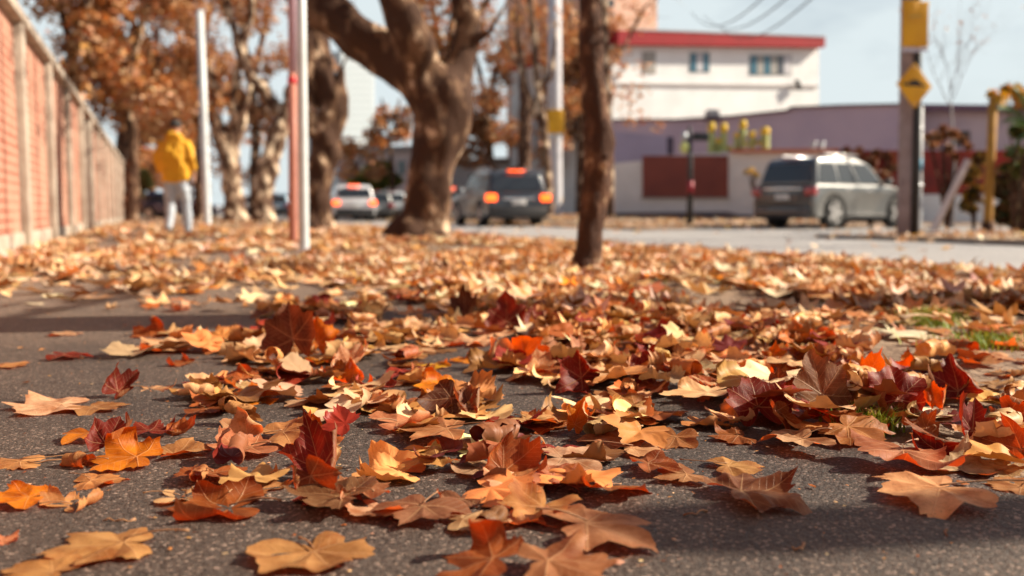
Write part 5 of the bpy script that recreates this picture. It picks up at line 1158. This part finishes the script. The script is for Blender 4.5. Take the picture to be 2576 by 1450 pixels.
    MB().box((0, Lc+.0, bumper+.16), (Wc*.55,.05,.20)).build('grille', M_black, t, bevel=.02)
    for sx in (-1, 1):
        for yy in (ya, yf):
            wt = .23; x0 = sx*(hw-.12)
            ty = MB().tube([(x0-wt/2,yy,wr),(x0-wt/2+.02,yy,wr),(x0+wt/2-.02,yy,wr),(x0+wt/2,yy,wr)], [wr-.03,wr,wr,wr-.03], 28).build('wheel', M_tyre, t, True)
            rb = MB(); xo = x0+sx*(wt/2-.004); rb.tube([(xo-sx*.03,yy,wr),(xo+sx*.004,yy,wr)], [wr*.70, wr*.66], 24)
            for k in range(5):
                a = k*2*math.pi/5; rb.box((xo+sx*.012, yy+math.cos(a)*wr*.36, wr+math.sin(a)*wr*.36), (1,1,1), m=Matrix.Rotation(a, 3, 'X')@Matrix.Diagonal((.02, wr*.62, .07)))
            rb.build('rim', M_rim, ty)
    MB().box((0, Lc/2, lo+.10), (Wc-.30, Lc-.5, .16)).build('underbody', M_black, t)
    return t
def paint(name, c, me=.3, r=.28): return mat(name, c, r, me, coat=.8, nscale=.5, noise_amt=.02)
P_dark = paint('slate_paint', (.05,.055,.065), .4); P_silver = paint('silver_paint', (.17,.175,.172), .6, .33); P_white = paint('white_paint_car', (.66,.68,.70), .1); P_navy = paint('navy_paint', (.02,.03,.09)); P_blue = paint('steel_blue_paint', (.14,.22,.30)); P_grey = paint('pale_grey_paint', (.48,.52,.54), .3)
def place(x, y, z=-.06): return G(x, y, z)
q = place(1305, 571); car('dark grey SUV braking with lit tail lights between the trees', 'car', q, -YAW*.15, 4.5, 1.86, 1.66, P_dark, brake=True, name='driving_car')
q = place(1140, 558); car('pale hatchback with one red tail light left of the dark SUV', 'car', q, -YAW*.3, 4.1, 1.72, 1.50, P_grey, brake=True, suv=True, rails=False, wheel_r=.31, name='driving_car')
q = place(893, 558); car('white car with a glowing orange tail light in the queue', 'car', q, -YAW*.3, 4.3, 1.80, 1.62, P_white, brake=True, name='driving_car', rails=False)
q = place(945, 555); car('silver car ahead in the queue partly behind the white one', 'car', q, -YAW*.3, 4.2, 1.74, 1.48, P_silver, brake=False, name='driving_car', rails=False, wheel_r=.31)
q = place(985, 554); car('pale grey car half hidden by the big trunk', 'car', q, -YAW*.3, 4.3, 1.76, 1.50, P_grey, brake=False, name='driving_car', rails=False, wheel_r=.31)
q = W(350, 549, 52); q.z = -.02; car('navy blue car parked sideways at the end of the pavement', 'car', q, -math.pi/2-YAW, 4.6, 1.8, 1.45, P_navy, rails=False, wheel_r=.31)
q = W(690, 549, 56); q.z = -.02; car('steel blue car parked beyond the painted pole', 'car', q, -YAW*.6, 4.2, 1.75, 1.50, P_blue, rails=False, wheel_r=.31)
q = W(632, 549, 58); q.z = -.02; car('white car glimpsed between two plane trees', 'car', q, -YAW*.6, 4.2, 1.75, 1.45, P_white, rails=False, wheel_r=.31)
# silver SUV at the right, tail toward us
M_tailshade = paint('shaded_tail', (.03,.03,.035), .2, .35); aS = R(54); q = place(1965, 574, -.05); q2 = G(1968, 576, -.05); car('large silver SUV with shade painted dark on its tail turning into the driveway', 'car', q2, -YAW-aS, 4.35, 1.84, 1.80, P_silver, wheel_r=.39, rear_shade=M_tailshade)  # shade on the silver tail is put into a near-black paint

# ------------------------------------------------------------------ the man walking away
pm = G(445, 593); g = pm
M_skin = mat('skin', (.50,.27,.18), .55); M_jack = mat('yellow_jacket', (.80,.42,.015), .75, col2=(.68,.33,.01), nscale=7, bump=.5, bscale=14); M_jean = mat('pale_jeans', (.46,.52,.58), .85, col2=(.36,.41,.48), nscale=9, bump=.3, bscale=50); M_hair = mat('dark_hair', (.02,.017,.016), .8); M_shoe = mat('brown_shoe', (.06,.03,.02), .6)
man = thing('person', g, 'man in a yellow hooded jacket and pale jeans walking away along the wall', 'person', rz=-YAW)
def body(nodes, edges, name, m, sub=2, lumpy=0):
    me = skin([(Vector(p), r) for p, r in nodes], edges, sub); me.materials.clear(); me.materials.append(m)
    if lumpy: lump(me, lumpy, 9)
    me.polygons.foreach_set('use_smooth', [True]*len(me.polygons)); return link(bpy.data.objects.new(name, me), man)
# x right, y ahead, z up. right foot ahead, left foot pushing off behind
HIP, KL, AL, KR, AR = (0,0,.98), (-.10,.05,.53), (-.06,-.16,.12), (.11,.14,.54), (.12,.16,.10)
B = [((0,0,.98),.13),((0,.0,1.14),.12),((0,.02,1.34),.14),((0,.04,1.50),.075),((0,.075,1.585),.055),((0,.10,1.66),(.072,.088)),((0,.11,1.745),(.068,.08)),
     ((-.19,.02,1.45),.06),((-.255,.0,1.19),.045),((-.20,.12,1.00),.032),((.19,.02,1.45),.06),((.27,-.04,1.20),.045),((.275,.05,.97),.032),
     ((-.10,0,.90),.09),((-.10,.05,.53),.058),((-.06,-.16,.12),.036),((-.06,-.06,.04),.035),((.10,.02,.90),.09),((.11,.14,.54),.058),((.12,.16,.10),.036),((.13,.27,.04),.035)]
E = [(0,1),(1,2),(2,3),(3,4),(4,5),(5,6),(2,7),(7,8),(8,9),(2,10),(10,11),(11,12),(0,13),(13,14),(14,15),(15,16),(0,17),(17,18),(18,19),(19,20)]
for wi, wp, dn in ((9, Vector((-.20,.12,1.00)), Vector((.15,.25,-1))), (12, Vector((.275,.05,.97)), Vector((.05,.1,-1)))):
    dn.normalize(); sx = 1 if wp.x > 0 else -1; b0 = len(B); B.append((tuple(wp+dn*.05), (.030,.018))); E.append((wi, b0)); fwd = Vector((0,1,0))
    for k, (off, ln) in enumerate(((-.026,.062),(-.009,.074),(.009,.068),(.026,.052))):
        r0 = wp+dn*.085+fwd*off; i0 = len(B); B += [(tuple(r0), .011), (tuple(r0+dn*ln*.5+Vector((-sx*.004,0,0))), .0085), (tuple(r0+dn*ln+Vector((-sx*.022,0,0))), .007)]; E += [(b0, i0), (i0, i0+1), (i0+1, i0+2)]
    i0 = len(B); th = wp+dn*.045+fwd*.034; B += [(tuple(th), .011), (tuple(th+dn*.03+fwd*.022), .009), (tuple(th+dn*.055+fwd*.022+Vector((-sx*.012,0,0))), .0075)]; E += [(b0, i0), (i0, i0+1), (i0+1, i0+2)]
body(B, E, 'body', M_skin)
def cloth(nodes, edges, name, m, vox=.013, lumpy=.012, squash=None):
    me = organic([(Vector(p), r) for p, r in nodes], edges, vox, 7); me.materials.clear(); me.materials.append(m); lump(me, lumpy, 7)
    if squash:
        for v in me.vertices: v.co.y = squash[0]+(v.co.y-squash[0])*squash[1]
    me.polygons.foreach_set('use_smooth', [True]*len(me.polygons)); return link(bpy.data.objects.new(name, me), man)
cloth([((-.06,0,.94),.155),((.06,0,.94),.155),((-.07,-.01,1.10),.165),((.07,-.01,1.10),.165),((-.08,-.02,1.27),.16),((.08,-.02,1.27),.16),((-.05,0,1.42),.125),((.05,0,1.42),.125),((0,.03,1.54),.085),
 ((-.19,.0,1.40),.088),((-.255,-.03,1.20),.074),((-.25,.06,1.03),.058),((.19,.0,1.41),.088),((.265,-.05,1.21),.074),((.28,.02,1.04),.055)],
 [(0,1),(0,2),(1,3),(2,3),(2,4),(3,5),(4,5),(4,6),(5,7),(6,7),(6,8),(7,8),(6,9),(9,10),(10,11),(7,12),(12,13),(13,14)], 'jacket', M_jack, .014, .03, (0,.92))
cloth([((-.10,-.02,1.52),.055),((-.05,-.075,1.56),.06),((.05,-.075,1.56),.06),((.10,-.02,1.52),.055)], [(0,1),(1,2),(2,3)], 'hood', M_jack, .012, .015)
cloth([((-.06,0,.90),.112),((.06,0,.90),.112),((-.095,.02,.74),.105),((-.10,.05,.53),.080),((-.08,-.06,.32),.072),((-.065,-.15,.14),.062),((.10,.05,.74),.105),((.11,.14,.54),.080),((.115,.155,.32),.072),((.12,.16,.11),.064)],
 [(0,1),(0,2),(2,3),(3,4),(4,5),(1,6),(6,7),(7,8),(8,9)], 'jeans', M_jean, .013, .018)
body([((-.06,-.19,.10),.048),((-.06,-.08,.035),.045),((-.06,.02,.03),.038)], [(0,1),(1,2)], 'shoe', M_shoe); body([((.12,.13,.05),.048),((.125,.24,.04),.045),((.13,.33,.035),.036)], [(0,1),(1,2)], 'shoe', M_shoe)
hb = MB(); c0 = Vector((0,.09,1.725)); n1, n2 = 14, 22
for i in range(n1+1):
    ph = math.pi*i/n1*.62
    for j in range(n2):
        a = 2*math.pi*j/n2; hb.v.append(c0+Vector((.088*math.sin(ph)*math.cos(a), .108*math.sin(ph)*math.sin(a)-.012*i/n1, .10*math.cos(ph)))*(1+.02*math.sin(a*5+i)))
for i in range(n1):
    for j in range(n2): hb.f.append((i*n2+j, i*n2+(j+1) % n2, (i+1)*n2+(j+1) % n2, (i+1)*n2+j))
hb.build('hair', M_hair, man, True)
for sx in (-1, 1): MB().tube([(sx*.078,.10,1.66),(sx*.088,.10,1.69),(sx*.082,.105,1.715)], [.012,.018,.010], 8).build('ear', M_skin, man, True)
